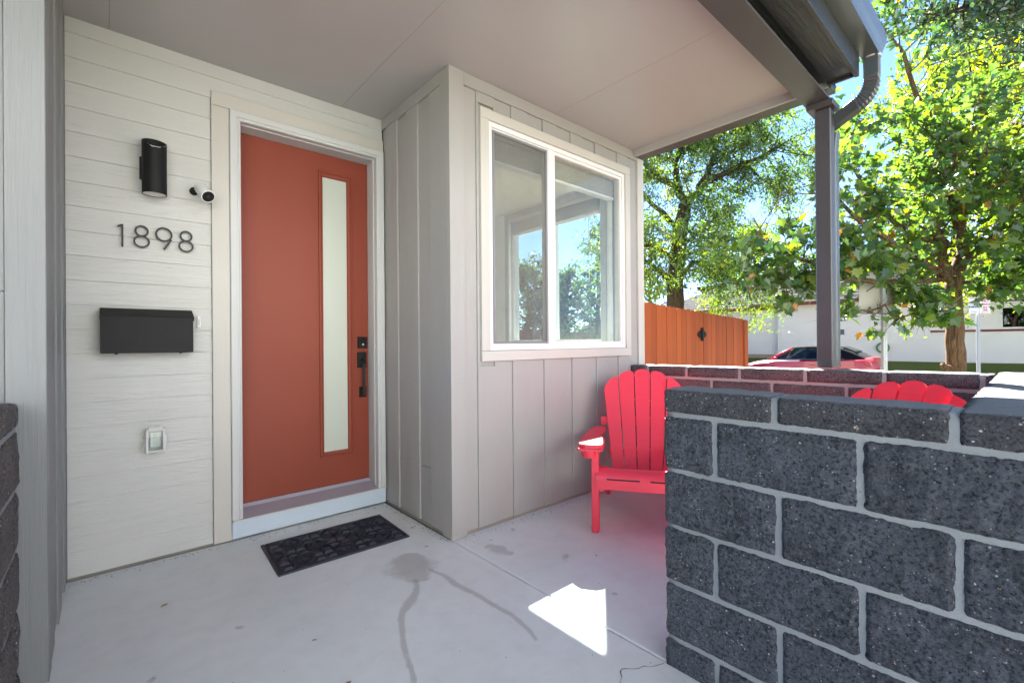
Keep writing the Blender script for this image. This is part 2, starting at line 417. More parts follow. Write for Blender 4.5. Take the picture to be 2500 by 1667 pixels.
# ================================================================== ground
def gz(x):
    pts = [(-60, -.10), (3.6, -.10), (7.0, -.30), (11.0, -.33), (11.2, -.43), (19.8, -.43), (20.0, -.31), (21.6, -.25), (26.5, .22), (80, .3), (400, .4)]
    for (a, b), (c, d) in zip(pts, pts[1:]):
        if a <= x <= c: return b+(d-b)*(x-a)/(c-a)
    return .4
def ground():
    xs = [-400, -60, -20, -6, -3, 0, 1.4, 2, 3, 3.6, 4.6, 5.8, 7.0, 8.4, 9.7, 11.0, 11.2, 14, 17, 19.8, 20.0, 21.6, 23, 24.5, 26.5, 30, 40, 80, 400]
    ys = [-400, -60, -20, -9, -6, -4, -2, 0, 2, 4, 6, 8, 10, 12, 15, 20, 30, 60, 400]
    v = []; f = []
    for y in ys:
        for x in xs:
            z = gz(x) if abs(x) < 200 else gz(max(-60, min(80, x)))
            if 11.1 < x < 19.9: z -= .05
            v.append((x, y, z-.02+.012*math.sin(x*1.7+y*1.3)*(1 if x > 20.1 or 3.6 < x < 7 else 0)))
    nx = len(xs)
    f = [(j*nx+i, j*nx+i+1, (j+1)*nx+i+1, (j+1)*nx+i) for j in range(len(ys)-1) for i in range(nx-1)]
    o = MB().add(v, f).build('ground', 'grass', fix=False); tag(o, kind='structure')
ground()
def strip(name, x0, x1, z0, z1, mat, y0=-120, y1=160, th=.06):
    o = MB().add([(x0, y0, z0), (x1, y0, z1), (x1, y1, z1), (x0, y1, z0), (x0, y0, z0-th), (x1, y0, z1-th), (x1, y1, z1-th), (x0, y1, z0-th)],
        [(0, 1, 2, 3), (4, 5, 6, 7), (0, 1, 5, 4), (1, 2, 6, 5), (2, 3, 7, 6), (3, 0, 4, 7)]).build(name, mat)
    return tag(o, kind='structure')
strip('road', 11.2, 19.8, -.43, -.43, 'asphalt')
for xa, xb in ((11.02, 11.2), (19.8, 19.98)):
    o = strip('kerb', xa, xb, -.31, -.31, 'walk', th=.2)
strip('sidewalk', 7.0, 8.5, -.285, -.295, 'walk')
strip('sidewalk', 20.3, 21.6, -.285, -.245, 'walk')
o = box('bounce_forecourt', -12.0, 1.4, -5.5, -.35, -.13, -.045, 'walk'); tag(o, kind='structure')  # unseen concrete forecourt, widened to bounce sunlight into the porch
o = box('front_sidewalk', -30, 7, -7.0, -5.52, -.14, -.06, 'walk'); tag(o, kind='structure')

o = box('front_street', -90, 10.9, -11.2, -7.5, -.30, -.20, 'walk'); tag(o, kind='structure')  # unseen street laid in pale concrete for more bounce
# unseen house added across the street: its sunlit face bounces fill onto the porch
oh = thing('fill_house', 'unseen pale three storey house added behind the photographer to bounce light onto the porch', 'house', (-4, -12, -.2))
box('wall', -20, 9, -20, -12, -.3, 9.4, 'stuccofill', oh)
for zz in (.9, 3.9, 6.9):
    for xx in (-18, -14.5, -10.5, -6.5, -3.0, 1.6, 5.5):
        w_ = part_empty('window', oh)
        box('pane', xx, xx+1.3, -11.999, -11.96, zz, zz+1.4, 'carglass', w_); box('frame', xx-.08, xx+1.38, -11.9995, -11.95, zz-.09, zz-.001, 'vinyl', w_); box('frame', xx-.08, xx+1.38, -11.9995, -11.95, zz+1.401, zz+1.48, 'vinyl', w_)
box('door', -.6, .4, -11.999, -11.95, -.2, 1.95, 'darkred', oh)
MB().prism([(-11.4, 9.4), (-16, 11.2), (-20.6, 9.4)], 0, -20.5, 9.5).build('roof', 'shingle', oh)
# ================================================================== porch floor
pf = thing('porch_floor', None, None, kind='structure')
box('slab', -2.6, 1.531, -.35, 3.19, -.16, 0, 'porch', pf, .004)
box('slab', 1.539, 3.46, .10, 2.335, -.16, 0, 'porch', pf, .004)
box('bedding', -2.55, 3.4, .0, 3.1, -.3, -.03, 'crack', pf)
def ribbon(name, pts, widths, mat, z, fade=None, parent=pf, sub=10, jit=.0):
    """flat ribbon on the floor with a 'fade' value (0 at the rim, 1 in the middle)"""
    P = []; W = []
    for i in range(len(pts)-1):
        for k in range(sub):
            t = k/sub; p0 = pts[max(i-1, 0)]; p1 = pts[i]; p2 = pts[i+1]; p3 = pts[min(i+2, len(pts)-1)]
            P.append(tuple(.5*((2*p1[a])+(-p0[a]+p2[a])*t+(2*p0[a]-5*p1[a]+4*p2[a]-p3[a])*t*t+(-p0[a]+3*p1[a]-3*p2[a]+p3[a])*t**3) for a in (0, 1)))
            W.append(widths[i]*(1-t)+widths[i+1]*t)
    P.append(pts[-1]); W.append(widths[-1])
    v = []; fd = []
    for i, p in enumerate(P):
        a = Vector(P[min(i+1, len(P)-1)])-Vector(P[max(i-1, 0)]); nrm = Vector((-a.y, a.x)).normalized()
        w = W[i]*(1+jit*random.uniform(-1, 1)); e = min(1, i/3, (len(P)-1-i)/3)
        for s_, q in ((-1, 0), (-.45, .5), (0, .6), (.45, .5), (1, 0)):
            v.append((p[0]+nrm.x*s_*w, p[1]+nrm.y*s_*w, z)); fd.append(q*e)
    f = [(i*5+j, i*5+j+1, (i+1)*5+j+1, (i+1)*5+j) for i in range(len(P)-1) for j in range(4)]
    me = bpy.data.meshes.new(name); me.from_pydata(v, [], f)
    at_ = me.attributes.new('fade', 'FLOAT', 'POINT'); at_.data.foreach_set('value', fd)
    return link_mesh(name, me, mat, parent)
ribbon('stain', [(1.27, 2.33), (1.22, 2.25), (1.19, 2.17), (1.17, 2.08), (1.15, 2.0)], [.04, .15, .18, .12, .04], 'stain', .0025, jit=.08)
ribbon('stain', [(1.15, 2.06), (1.10, 1.96), (1.02, 1.88), (.95, 1.82), (.88, 1.68), (.84, 1.58), (.81, 1.48), (.76, 1.36)], [.014, .022, .038, .02, .016, .018, .014, .015], 'stain', .0025, jit=.12)
ribbon('stain', [(1.24, 2.10), (1.27, 1.98), (1.265, 1.86), (1.285, 1.74), (1.29, 1.62), (1.30, 1.50), (1.285, 1.38), (1.26, 1.30)], [.012, .02, .03, .02, .018, .018, .016, .01], 'stain', .0025, jit=.12)
ribbon('stain', [(1.63, 2.12), (1.66, 2.05), (1.66, 1.98), (1.69, 1.92)], [.02, .07, .05, .02], 'stain', .0025, jit=.15)
for q in range(7):
    x, y = random.uniform(.1, 2.4), random.uniform(1.1, 2.3); a = random.uniform(0, 6.3); L = random.uniform(.012, .05)
    ribbon('stain', [(x-L*math.cos(a), y-L*math.sin(a)), (x, y), (x+L*math.cos(a), y+L*math.sin(a))], [.008, random.uniform(.01, .022), .008], 'stain', .0025, sub=4, jit=.4)
cr = [(1.52, .905), (1.47, .925), (1.453, .945), (1.42, .955), (1.39, .985), (1.367, .986), (1.345, .965), (1.315, .95), (1.29, .90)]
ribbon('crack', cr, [.0015, .001, .0014, .001, .0012, .0015, .001, .001, .0006], 'crack', .0016, sub=3, jit=.5)

# ================================================================== block walls
def rough_box(x0, x1, y0, y1, z0, z1, seg, amp, rnd, seed, freq=38, faces='all'):
    """box made of small facets, rounded at the arrises and roughened like split-face block"""
    lo = (x0, y0, z0); hi = (x1, y1, z1); n = [max(1, int(round((hi[a]-lo[a])/seg))) for a in range(3)]
    idx = {}; v = []; f = []
    def vid(i, j, k):
        key = (i, j, k)
        if key in idx: return idx[key]
        g = [i/n[0], j/n[1], k/n[2]]; p = [lo[a]+(hi[a]-lo[a])*g[a] for a in range(3)]
        on = [(g[a] == 0)*-1+(g[a] == 1)*1 for a in range(3)]
        m = sum(abs(o) for o in on)
        # pull edges and corners in
        q = list(p)
        for a in range(3):
            if on[a] and m > 1: q[a] -= on[a]*rnd*(1 if m == 2 else 1.4)
        w = Vector((p[0]*1.0+seed*3.1, p[1]+seed*1.7, p[2]))
        d = amp*(noise.noise(w*freq)*.6+noise.noise(w*freq*.3)*.7+noise.noise(w*freq*2.3)*.35+.35)
        for a in range(3):
            if on[a]: q[a] += on[a]*(d if m == 1 else .0034*noise.noise(w*75+Vector((a*9, 0, 0)))-.0006)
            elif m == 1: q[a] += .0015*noise.noise(w*70+Vector((a*9, 0, 0)))
        idx[key] = len(v); v.append(tuple(q)); return idx[key]
    for a in range(3):
        b, c = (a+1) % 3, (a+2) % 3
        for side in (0, n[a]):
            for i in range(n[b]):
                for j in range(n[c]):
                    qd = []
                    for di, dj in ((0, 0), (1, 0), (1, 1), (0, 1)):
                        k = [0, 0, 0]; k[a] = side; k[b] = i+di; k[c] = j+dj; qd.append(vid(*k))
                    f.append(tuple(qd if side else qd[::-1]))
    return v, f
BSEED = [0]
def block(parent, x0, x1, y0, y1, z0, z1, mat, seg=.026, amp=.004, rnd=.0025):
    BSEED[0] += 1
    m = MB(); m.add(*rough_box(x0, x1, y0, y1, z0, z1, seg, amp, rnd, BSEED[0])); return m.build('block', mat, parent, smooth=True, fix=False)
J = .0078
def courses(parent, axis, a0, a1, t0, t1, ztop, cap_joint, body_j, mats, seg, nrow=5, amp=.0045, cap_mat=None, tilt=0):
    """axis 'y': wall along y between a0<a1, thickness t0..t1 in x; axis 'x' likewise"""
    rows = [(ztop-.0905, ztop, cap_joint, True)]
    z = ztop-.0905
    for k in range(nrow):
        rows.append((z-.2032, z, body_j[k % 2], False)); z -= .2032
    for z0, z1, js, cap in rows:
        e = sorted([a0]+[j for j in js if a0+.03 < j < a1-.03]+[a1])
        for p, q in zip(e, e[1:]):
            lo, hi = p+(J if p > a0 else 0), q-(J if q < a1 else 0)
            zb, zt = z0+J, (z1-J if not cap else z1)
            am = amp*(.45 if cap else 1)
            m_ = (cap_mat if cap and cap_mat else mats)
            dx = random.uniform(-.0015, .0015); sg = seg
            if axis == 'y': block(parent, t0+dx, t1, lo, hi, zb, zt, m_, sg, am)
            else: block(parent, lo, hi, t0, t1+dx, zb, zt, m_, sg, am)
def mortar_core(parent, x0, x1, y0, y1, z0, z1, mat='mortar'):
    m = MB(); m.add(*rough_box(x0, x1, y0, y1, z0, z1, .03, .0008, .001, 77, 60)); m.build('mortar', mat, parent, smooth=True, fix=False)

ZT = 1.0
nw = thing('block_wall', 'dark charcoal split face block wall nearest the camera, beside the entry', 'wall', (1.62, .5, 0))
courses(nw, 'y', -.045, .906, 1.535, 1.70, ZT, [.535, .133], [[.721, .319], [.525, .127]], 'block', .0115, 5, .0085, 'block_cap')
mortar_core(nw, 1.5425, 1.693, -.038, .899, -.11, ZT-.004)
fwl = thing('block_wall', 'charcoal block wall along the street front, its cap half in sunlight', 'wall', (2.4, .04, 0))
courses(fwl, 'x', 1.7055, 3.545, -.045, .132, ZT, [2.11, 2.52, 2.925, 3.33], [[1.74, 2.147, 2.553, 2.96, 3.37], [1.94, 2.35, 2.756, 3.163]], 'block', .03, 5, .003, 'block_cap')
mortar_core(fwl, 1.6935, 3.537, -.038, .1255, -.11, ZT-.004)
far = thing('block_wall', 'plum grey block wall at the far end, carrying the porch post', 'wall', (3.45, 1.2, 0))
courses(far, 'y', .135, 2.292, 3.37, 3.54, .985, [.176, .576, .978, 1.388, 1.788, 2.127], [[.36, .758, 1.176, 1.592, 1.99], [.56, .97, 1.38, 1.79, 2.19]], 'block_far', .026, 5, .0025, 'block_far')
mortar_core(far, 3.3765, 3.533, .138, 2.29, -.11, .981, 'mortar_far')
far.rotation_euler.x = R(-.45)
lw = thing('block_wall', 'brown grey block wall at the left edge, against the corner boards', 'wall', (-.32, 1.6, 0))
courses(lw, 'y', .9, 2.288, -.40, -.232, .985, [1.02, 1.43, 1.84, 2.245], [[1.2, 1.6, 2.0], [1.0, 1.4, 1.8, 2.2]], 'block_brown', .022, 5, .005, 'block_brown')
mortar_core(lw, -.395, -.239, .903, 2.288, -.11, .981)

# ================================================================== the house
house = thing('house', 'greige house front with recessed door, bay window and covered porch', 'house', (1.6, 3, 0))
# --- recessed entry wall of lap siding
sw = part_empty('siding_wall', house)
box('sheathing', -.17, .60, YD+.012, YD+.09, .02, ZC+.05, 'crack', sw)
box('sheathing', .60, 1.56, YD+.012, YD+.09, 2.55, ZC+.05, 'crack', sw)
zl = [.016+.1243*k for k in range(23)]+[ZC]
for k in range(len(zl)-1):
    z0, z1 = zl[k], zl[k+1]-.0015
    if z1-z0 < .01: continue
    def lap(x0, x1, za, zb):
        # thin at the top, thick at the drip edge
        m = MB(); j = random.uniform(0, .0012)
        m.prism([(YD-.0005-j, za), (YD-.0015-j, za+.002), (YD+.0075, zb+.004), (YD+.0115, zb+.004), (YD+.0115, za)], 0, x0, x1)
        return m.build('plank', 'siding', sw)
    if z1 < 2.66: lap(-.1585, .4565, z0, z1)
    else: lap(-.1585, 1.533, max(z0, z0), z1)
    if z0 < 2.668 < z1: pass
box('trim_board', .4580, .5485, YD-.016, YD+.012, .010, 2.5825, 'trim', sw, .002)
box('trim_board', .4580, 1.5325, YD-.0165, YD+.012, 2.5845, 2.6670, 'trim', sw, .002)
box('foundation_strip', -.16, 1.54, YD+.014, YD+.05, -.01, .03, 'basestrip', sw)
# --- door and its frame
df = part_empty('door_frame', house)
def casing(name, prof, mat='white'):
    """mitred three-sided casing: prof = list of (inset from outer edge, y)"""
    xo0, xo1, zt, zb = .5495, 1.5315, 2.5835, .127
    m = MB(); n = len(prof); v = []
    for (d, y) in prof: v.append((xo0+d, y, zb))
    for (d, y) in prof: v.append((xo0+d, y, zt-d))
    for (d, y) in prof: v.append((xo1-d, y, zt-d))
    for (d, y) in prof: v.append((xo1-d, y, zb))
    f = []
    for s_ in range(3):
        for i in range(n-1): f.append((s_*n+i, s_*n+i+1, (s_+1)*n+i+1, (s_+1)*n+i))
    m.add(v, f); return m.build(name, mat, df, fix=False)
casing('brick_mould', [(0, YD+.01), (0, YD-.026), (.004, YD-.030), (.036, YD-.030), (.040, YD-.024), (.044, YD-.024), (.048, YD-.028), (.056, YD-.026), (.058, YD-.020), (.058, YD+.02), (.062, YD+.022), (.062, YD+.055)])
DX0, DX1, DZT, DY = .6115, 1.4745, 2.5205, 3.33
box('jamb', .585, DX0-.003, YD+.05, DY+.08, .10, DZT+.03, 'white', df)
box('jamb', DX1+.003, 1.50, YD+.05, DY+.08, .10, DZT+.03, 'white', df)
box('jamb', DX0-.003, DX1+.003, YD+.05, DY+.08, DZT+.003, DZT+.03, 'white', df)
box('weatherstrip', DX0-.004, DX1+.004, DY+.012, DY+.05, .14, DZT+.004, 'crack', df)
m = MB().prism([(YD-.034, .1265), (YD-.034, .119), (DY+.05, .119), (DY+.05, .168), (DY+.0, .166), (DY-.02, .150)], 0, .5955, 1.4935); m.build('threshold', 'threshold', df)
box('threshold_nose', .556, 1.5290, YD-.040, YD-.0345, .118, .127, 'white', df)
box('sill_board', .5510, 1.5330, YD-.020, YD+.012, .014, .1170, 'sillboard', df, .002)
door = part_empty('door', house)
LX0, LX1, LZ0, LZ1 = 1.116, 1.357, .374, 2.402
GX0, GX1, GZ0, GZ1 = 1.147, 1.316, .41, 2.357
ds = MB()
for a in ((DX0, LX0+.004, .170, DZT), (LX1-.004, DX1, .170, DZT), (LX0+.004, LX1-.004, .170, LZ0+.004), (LX0+.004, LX1-.004, LZ1-.004, DZT)):
    ds.box(a[0], a[1], DY, DY+.044, a[2], a[3])
ds.build('door_slab', 'door', door)
box('door_sweep', DX0, DX1, DY+.004, DY+.04, .158, .170, 'black', door)
def lite_frame():
    prof = [(0, DY+.001), (0, DY-.010), (.003, DY-.012), (.010, DY-.012), (.012, DY-.007), (.016, DY-.007), (.018, DY-.011), (.026, DY-.009), (.031, DY+.004)]
    v = []; n = len(prof)
    for (d, y) in prof:
        k = d/.031
        x0 = LX0+(GX0-LX0)*k; x1 = LX1-(LX1-GX1)*k; z0 = LZ0+(GZ0-LZ0)*k; z1 = LZ1-(LZ1-GZ1)*k
        v += [(x0, y, z0), (x1, y, z0), (x1, y, z1), (x0, y, z1)]
    f = [(i*4+j, i*4+(j+1) % 4, (i+1)*4+(j+1) % 4, (i+1)*4+j) for i in range(n-1) for j in range(4)]
    MB().add(v, f).build('lite_frame', 'door', door, fix=False)
lite_frame()
box('door_pane', GX0-.004, GX1+.004, DY+.003, DY+.010, GZ0-.004, GZ1+.004, 'frost', door)
hy = DY
dz = lambda z: CAMZ+(z-CAMZ)*(DY-.01)/3.29
dxs = lambda x: x*(DY-.01)/3.29
dl = box('deadbolt', dxs(1.379), dxs(1.445), hy-.022, hy+.001, dz(1.142), dz(1.226), 'black', door, .002)
MB().tube([(dxs(1.412), hy-.0222, dz(1.17)), (dxs(1.412), hy-.026, dz(1.17))], .008, 12).build('keyhole', 'signsteel', door)
hp = box('handle_plate', dxs(1.376), dxs(1.444), hy-.012, hy+.001, dz(.999), dz(1.113), 'black', door, .002)
box('thumb_latch', dxs(1.40), dxs(1.422), hy-.05, hy-.0125, dz(1.057), dz(1.066), 'black', door, .001)
box('handle_plate', dxs(1.389), dxs(1.442), hy-.012, hy+.001, dz(.781), dz(.858), 'black', door, .002)
hm = MB(); xg = dxs(1.417)-.012
hm.box(xg-.009, xg+.009, hy-.062, hy-.046, dz(.80), dz(1.03), .0015); hm.box(xg-.007, xg+.007, hy-.0475, hy-.011, dz(.812), dz(.827)); hm.box(xg-.007, xg+.007, hy-.0475, hy-.011, dz(1.006), dz(1.021)); hm.build('pull_handle', 'chromedark', door)

# --- bay: side wall (faces -x) and window wall (faces -y), reverse board and batten
bs = part_empty('bay_side_wall', house)
box('sheathing', XS+.016, XS+.12, 2.32, 3.28, .03, ZC+.05, 'board_v', bs)
def pl(parent, name, x0, x1, y0, y1, z0, z1, mat='board_v', c=.0015): return box(name, x0, x1, y0, y1, z0, z1, mat, parent, c)
for y0, y1 in ((2.96, 3.12), (2.675, 2.83), (2.395, 2.53)):
    pl(bs, 'plank', XS-.004, XS+.0155, y0, y1, .024, 2.7485)
for y0, y1 in ((2.832, 2.958), (2.532, 2.673), (3.122, 3.19)):
    pl(bs, 'plank', XS+.006, XS+.0157, y0, y1, .381, 2.7475, c=0); pl(bs, 'plank', XS+.006, XS+.0157, y0, y1, .022, .3775, c=0)
pl(bs, 'corner_board', XS-.0085, XS+.0155, 2.3165, 2.393, .004, ZC-.001)
pl(bs, 'frieze_board', XS-.008, XS+.0155, 2.395, 3.1885, 2.750, ZC-.001)
box('foundation_strip', XS+.012, XS+.05, 2.31, 3.2, -.01, .035, 'basestrip', bs)
bw = part_empty('bay_window_wall', house)
WX0, WX1, WZ0, WZ1 = 1.821, 3.288, 1.125, 2.588
for a in ((XS+.02, WX0-.002, .03, ZC+.05), (WX1+.002, HX1-.02, .03, ZC+.05), (WX0-.002, WX1+.002, .03, WZ0-.002), (WX0-.002, WX1+.002, WZ1+.002, ZC+.05)):
    box('sheathing', a[0], a[1], YW+.016, YW+.12, a[2], a[3], 'board_v', bw)
TX0, TX1, TZ0, TZ1 = 1.752, 3.352, 1.058, 2.652
def vert_planks(x0, x1, proud):
    ya, yb = (YW-.004, YW+.0155) if proud else (YW+.006, YW+.0157)
    c = .0015 if proud else 0
    def pc(xa, xb, za, zb): pl(bw, 'plank', xa, xb, ya, yb, za, zb, c=c)
    if x1 <= TX0+.001 or x0 >= TX1-.001: pc(x0, x1, .024, 2.7485)
    else:
        if x0 < TX0-.01: pc(x0, TX0-.001, TZ0-.03, TZ1+.03)
        if x1 > TX1+.01: pc(TX1+.001, x1, TZ0-.03, TZ1+.03)
        pc(x0, x1, .024, TZ0-.0 -.031 if (x0 < TX0-.01 or x1 > TX1+.01) else TZ0-.001)
        pc(x0, x1, TZ1+.031 if (x0 < TX0-.01 or x1 > TX1+.01) else TZ1+.001, 2.7485)
edges = [1.636, 1.731, 1.873, 2.021, 2.168, 2.318, 2.461, 2.614, 2.755, 2.905, 3.05, 3.195, 3.338, 3.478]
for i, (p, q) in enumerate(zip(edges, edges[1:])): vert_planks(p+.0004, q-.0004, i % 2 == 1)
pl(bw, 'corner_board', XS-.0095, 1.634, YW-.0115, YW+.0155, .003, ZC-.0015)
pl(bw, 'corner_board', 3.480, HX1, YW-.012, YW+.0155, .003, ZC-.0015, 'trim')
pl(bw, 'frieze_board', 1.636, 3.478, YW-.008, YW+.0155, 2.7505, ZC-.0015)
for a in ((TX0, WX0-.001, TZ0+.0665, TZ1-.0645), (WX1+.001, TX1, TZ0+.0665, TZ1-.0645), (TX0, TX1, TZ0, TZ0+.065), (TX0, TX1, TZ1-.063, TZ1)):
    pl(bw, 'window_trim', a[0], a[1], YW-.022, YW+.0155, a[2], a[3], 'trim')
m = MB(); m.add(*rough_box(1.56, 3.5, YW+.012, YW+.05, -.01, .035, .03, .003, 0, 3)); m.build('foundation_strip', 'basestrip', bw)
# window
win = part_empty('window', house)
fy0, fy1 = YW-.008, YW+.075
def ring(name, x0, x1, z0, z1, w, y0, y1, mat, parent, ws=None):
    l, r_, b, t = ws or (w, w, w, w); m = MB()
    m.box(x0, x0+l, y0, y1, z0, z1, .0012); m.box(x1-r_, x1, y0, y1, z0, z1, .0012)
    m.box(x0+l, x1-r_, y0+.0008, y1, z0, z0+b, .0012); m.box(x0+l, x1-r_, y0+.0008, y1, z1-t, z1, .0012); return m.build(name, mat, parent)
ring('window_frame', WX0, WX1, WZ0, WZ1, .03, fy0, fy1, 'vinyl', win)
box('mullion', 2.377, 2.425, fy0+.006, fy1-.004, WZ0+.0302, WZ1-.0302, 'vinyl', win, .002)
ring('sash', 1.8512, 2.3768, WZ0+.0305, WZ1-.0305, .012, fy0+.012, fy0+.05, 'vinyl', win)
ring('sash', 2.4255, WX1-.0302, WZ0+.0305, WZ1-.0305, .022, fy0+.010, fy0+.05, 'vinyl', win)
ring('screen_frame', 1.8632, 2.3650, WZ0+.0428, WZ1-.0428, .016, fy0+.006, fy0+.02, 'screenframe', win)
box('insect_screen', 1.879, 2.349, fy0+.012, fy0+.0125, WZ0+.0588, WZ1-.0588, 'screen', win)
box('pane', 1.862, 2.366, fy0+.032, fy0+.036, WZ0+.042, WZ1-.042, 'glass', win)
box('pane', 2.447, WX1-.0525, fy0+.030, fy0+.034, WZ0+.0525, WZ1-.0525, 'glass', win)
box('interior_sill', WX0, WX1, fy1, YW+.16, WZ0-.02, WZ0, 'white', win)
# --- room behind the window
room = part_empty('front_room', house)
RX0, RY1, RZ = XS+.13, 6.2, 2.66
EY0, EY1, EZ0, EZ1 = 2.67, 3.985, 1.165, 2.58       # window in the end wall
EX = 3.46
for a in ((RX0, WX0, .03, RZ+.1), (WX1, EX, .03, RZ+.1), (WX0, WX1, .03, WZ0-.021), (WX0, WX1, WZ1, RZ+.1)):
    box('room_wall', a[0], a[1], YW+.121, YW+.16, a[2], a[3], 'roomwall', room)
for a in ((YW+.02, EY0, .03, RZ+.1), (EY1, RY1, .03, RZ+.1), (EY0, EY1, .03, EZ0), (EY0, EY1, EZ1, RZ+.1)):
    box('end_wall', EX, HX1-.001, a[0]+(.0005 if a[0] > 2.5 else 0), a[1], a[2], a[3], 'roomwall', room)
box('room_wall', RX0-.10, RX0, YW+.13, RY1, .03, RZ+.1, 'roomwall', room)
box('room_wall', RX0, EX, RY1, RY1+.1, .03, RZ+.1, 'roomwall', room)
box('room_ceiling', RX0, EX, YW+.16, RY1, RZ, RZ+.05, 'roomwall', room)
box('room_floor', RX0, EX, YW+.16, RY1, .02, .06, 'roomfloor', room)
ew = part_empty('end_window', house)
def ringy(name, y0, y1, z0, z1, w, x0, x1, mat, parent):
    m = MB(); m.box(x0, x1, y0, y0+w, z0, z1); m.box(x0, x1, y1-w, y1, z0, z1); m.box(x0+.0005, x1, y0+w, y1-w, z0, z0+w); m.box(x0+.0005, x1, y0+w, y1-w, z1-w, z1); return m.build(name, mat, parent)
ringy('window_frame', EY0+.001, EY1-.001, EZ0+.001, EZ1-.001, .035, EX+.03, HX1+.01, 'vinyl', ew)
box('mullion', EX+.035, HX1, 3.31, 3.345, EZ0+.036, EZ1-.036, 'vinyl', ew)
box('pane', EX+.06, EX+.064, EY0+.036, 3.31, EZ0+.036, EZ1-.036, 'glass', ew)
box('pane', EX+.06, EX+.064, 3.345, EY1-.036, EZ0+.036, EZ1-.036, 'glass', ew)
# casing inside
m = MB(); m.box(EX-.012, EX-.0005, EY0-.06, EY0, EZ0-.06, EZ1+.06); m.box(EX-.012, EX-.0005, EY1, EY1+.06, EZ0-.06, EZ1+.06); m.box(EX-.0125, EX-.0005, EY0, EY1, EZ1, EZ1+.06); m.box(EX-.03, EX-.0005, EY0-.06, EY1+.06, EZ0-.03, EZ0-.0005); m.build('casing', 'white', ew)
# outer end wall skin
eo = part_empty('end_wall_cladding', house)
k = 0; zz = .02
while zz < ZC:
    z1 = min(zz+.17, ZC)
    for ya, yb in (((YW+.016, EY0-.06), (EY1+.06, 9.5)) if (z1 > EZ0-.06 and zz < EZ1+.06) else ((YW+.016, 9.5),)):
        MB().prism([(HX1+.014, zz), (HX1+.013, zz+.003), (HX1+.004, z1+.004), (HX1, z1+.004), (HX1, zz)], 1, ya, yb).build('plank', 'siding', eo)
    zz = z1
# --- left return: boards beside the siding and the front face at the picture edge
lr = part_empty('left_return_wall', house)
box('sheathing', -1.7, -.178, YW+.02, YD+.1, .0, ZC+.05, 'board_v', lr)
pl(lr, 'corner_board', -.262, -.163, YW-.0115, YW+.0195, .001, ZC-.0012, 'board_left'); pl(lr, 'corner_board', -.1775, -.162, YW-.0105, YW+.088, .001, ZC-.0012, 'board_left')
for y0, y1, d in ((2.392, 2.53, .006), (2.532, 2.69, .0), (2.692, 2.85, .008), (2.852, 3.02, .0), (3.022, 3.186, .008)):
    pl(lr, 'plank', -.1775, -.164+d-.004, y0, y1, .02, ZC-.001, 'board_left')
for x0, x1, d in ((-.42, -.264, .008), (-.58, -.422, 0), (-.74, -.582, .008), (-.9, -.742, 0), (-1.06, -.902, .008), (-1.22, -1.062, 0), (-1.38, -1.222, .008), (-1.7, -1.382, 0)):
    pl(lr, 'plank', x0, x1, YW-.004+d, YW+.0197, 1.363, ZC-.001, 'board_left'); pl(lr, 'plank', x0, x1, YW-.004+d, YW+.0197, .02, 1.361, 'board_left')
# --- porch ceiling and roof edge
pr = part_empty('porch_roof', house)
BY0, BY1, BZ = .85, .99, 2.695
for x0, x1 in ((-2.2, -1.2105), (-1.2085, .010), (.0115, 1.229), (1.2305, 2.449), (2.4505, 3.43)):
    box('ceiling_panel', x0, x1, BY0, YD+.15, ZC, ZC+.018, 'ceiling', pr, .0004)
box('end_trim', 3.4305, 3.452, BY0+.01, YW-.013, ZC-.055, ZC+.05, 'ceiling', pr, .0015)
box('end_flashing', 3.4525, 3.560, BY0, YW-.013, ZC-.056, ZC+.14, 'fascia', pr)
m = MB()                                                   # I-beam along x
for z0, z1, y0, y1 in ((BZ, BZ+.014, BY0, BY1), (BZ+.0142, BZ+.120, .912, .928), (BZ+.1202, BZ+.134, BY0, BY1)): m.box(-2.2, 3.58, y0, y1, z0, z1, .0015)
m.build('beam', 'darksteel', pr)
box('soffit_board', -2.2, 3.372, .712, BY0-.002, 2.772, 2.80, 'fascia', pr, .001)
box('soffit_board', -2.2, 3.40, BY0-.0015, .912, 2.8005, 2.815, 'fascia', pr)
box('fascia_board', -2.2, 3.392, .690, .7115, 2.752, 2.93, 'fascia', pr, .002)
box('rake_board', 3.3725, 3.3915, .7118, .849, 2.757, 2.93, 'fascia', pr, .001)
m = MB().prism([(.6895, 2.995), (.6895, 2.876), (.604, 2.876), (.598, 2.90), (.585, 2.93), (.577, 2.965), (.577, 2.995), (.583, 2.995), (.583, 2.968), (.591, 2.932), (.604, 2.902), (.609, 2.880), (.685, 2.880), (.685, 2.995)], 0, -2.2, 3.50)
m.build('gutter', 'gutter', pr)
MB().prism([(.6895, 2.994), (.6895, 2.877), (.604, 2.877), (.598, 2.90), (.585, 2.93), (.578, 2.965), (.578, 2.994)], 0, 3.5, 3.504).build('gutter_end_cap', 'gutter', pr)
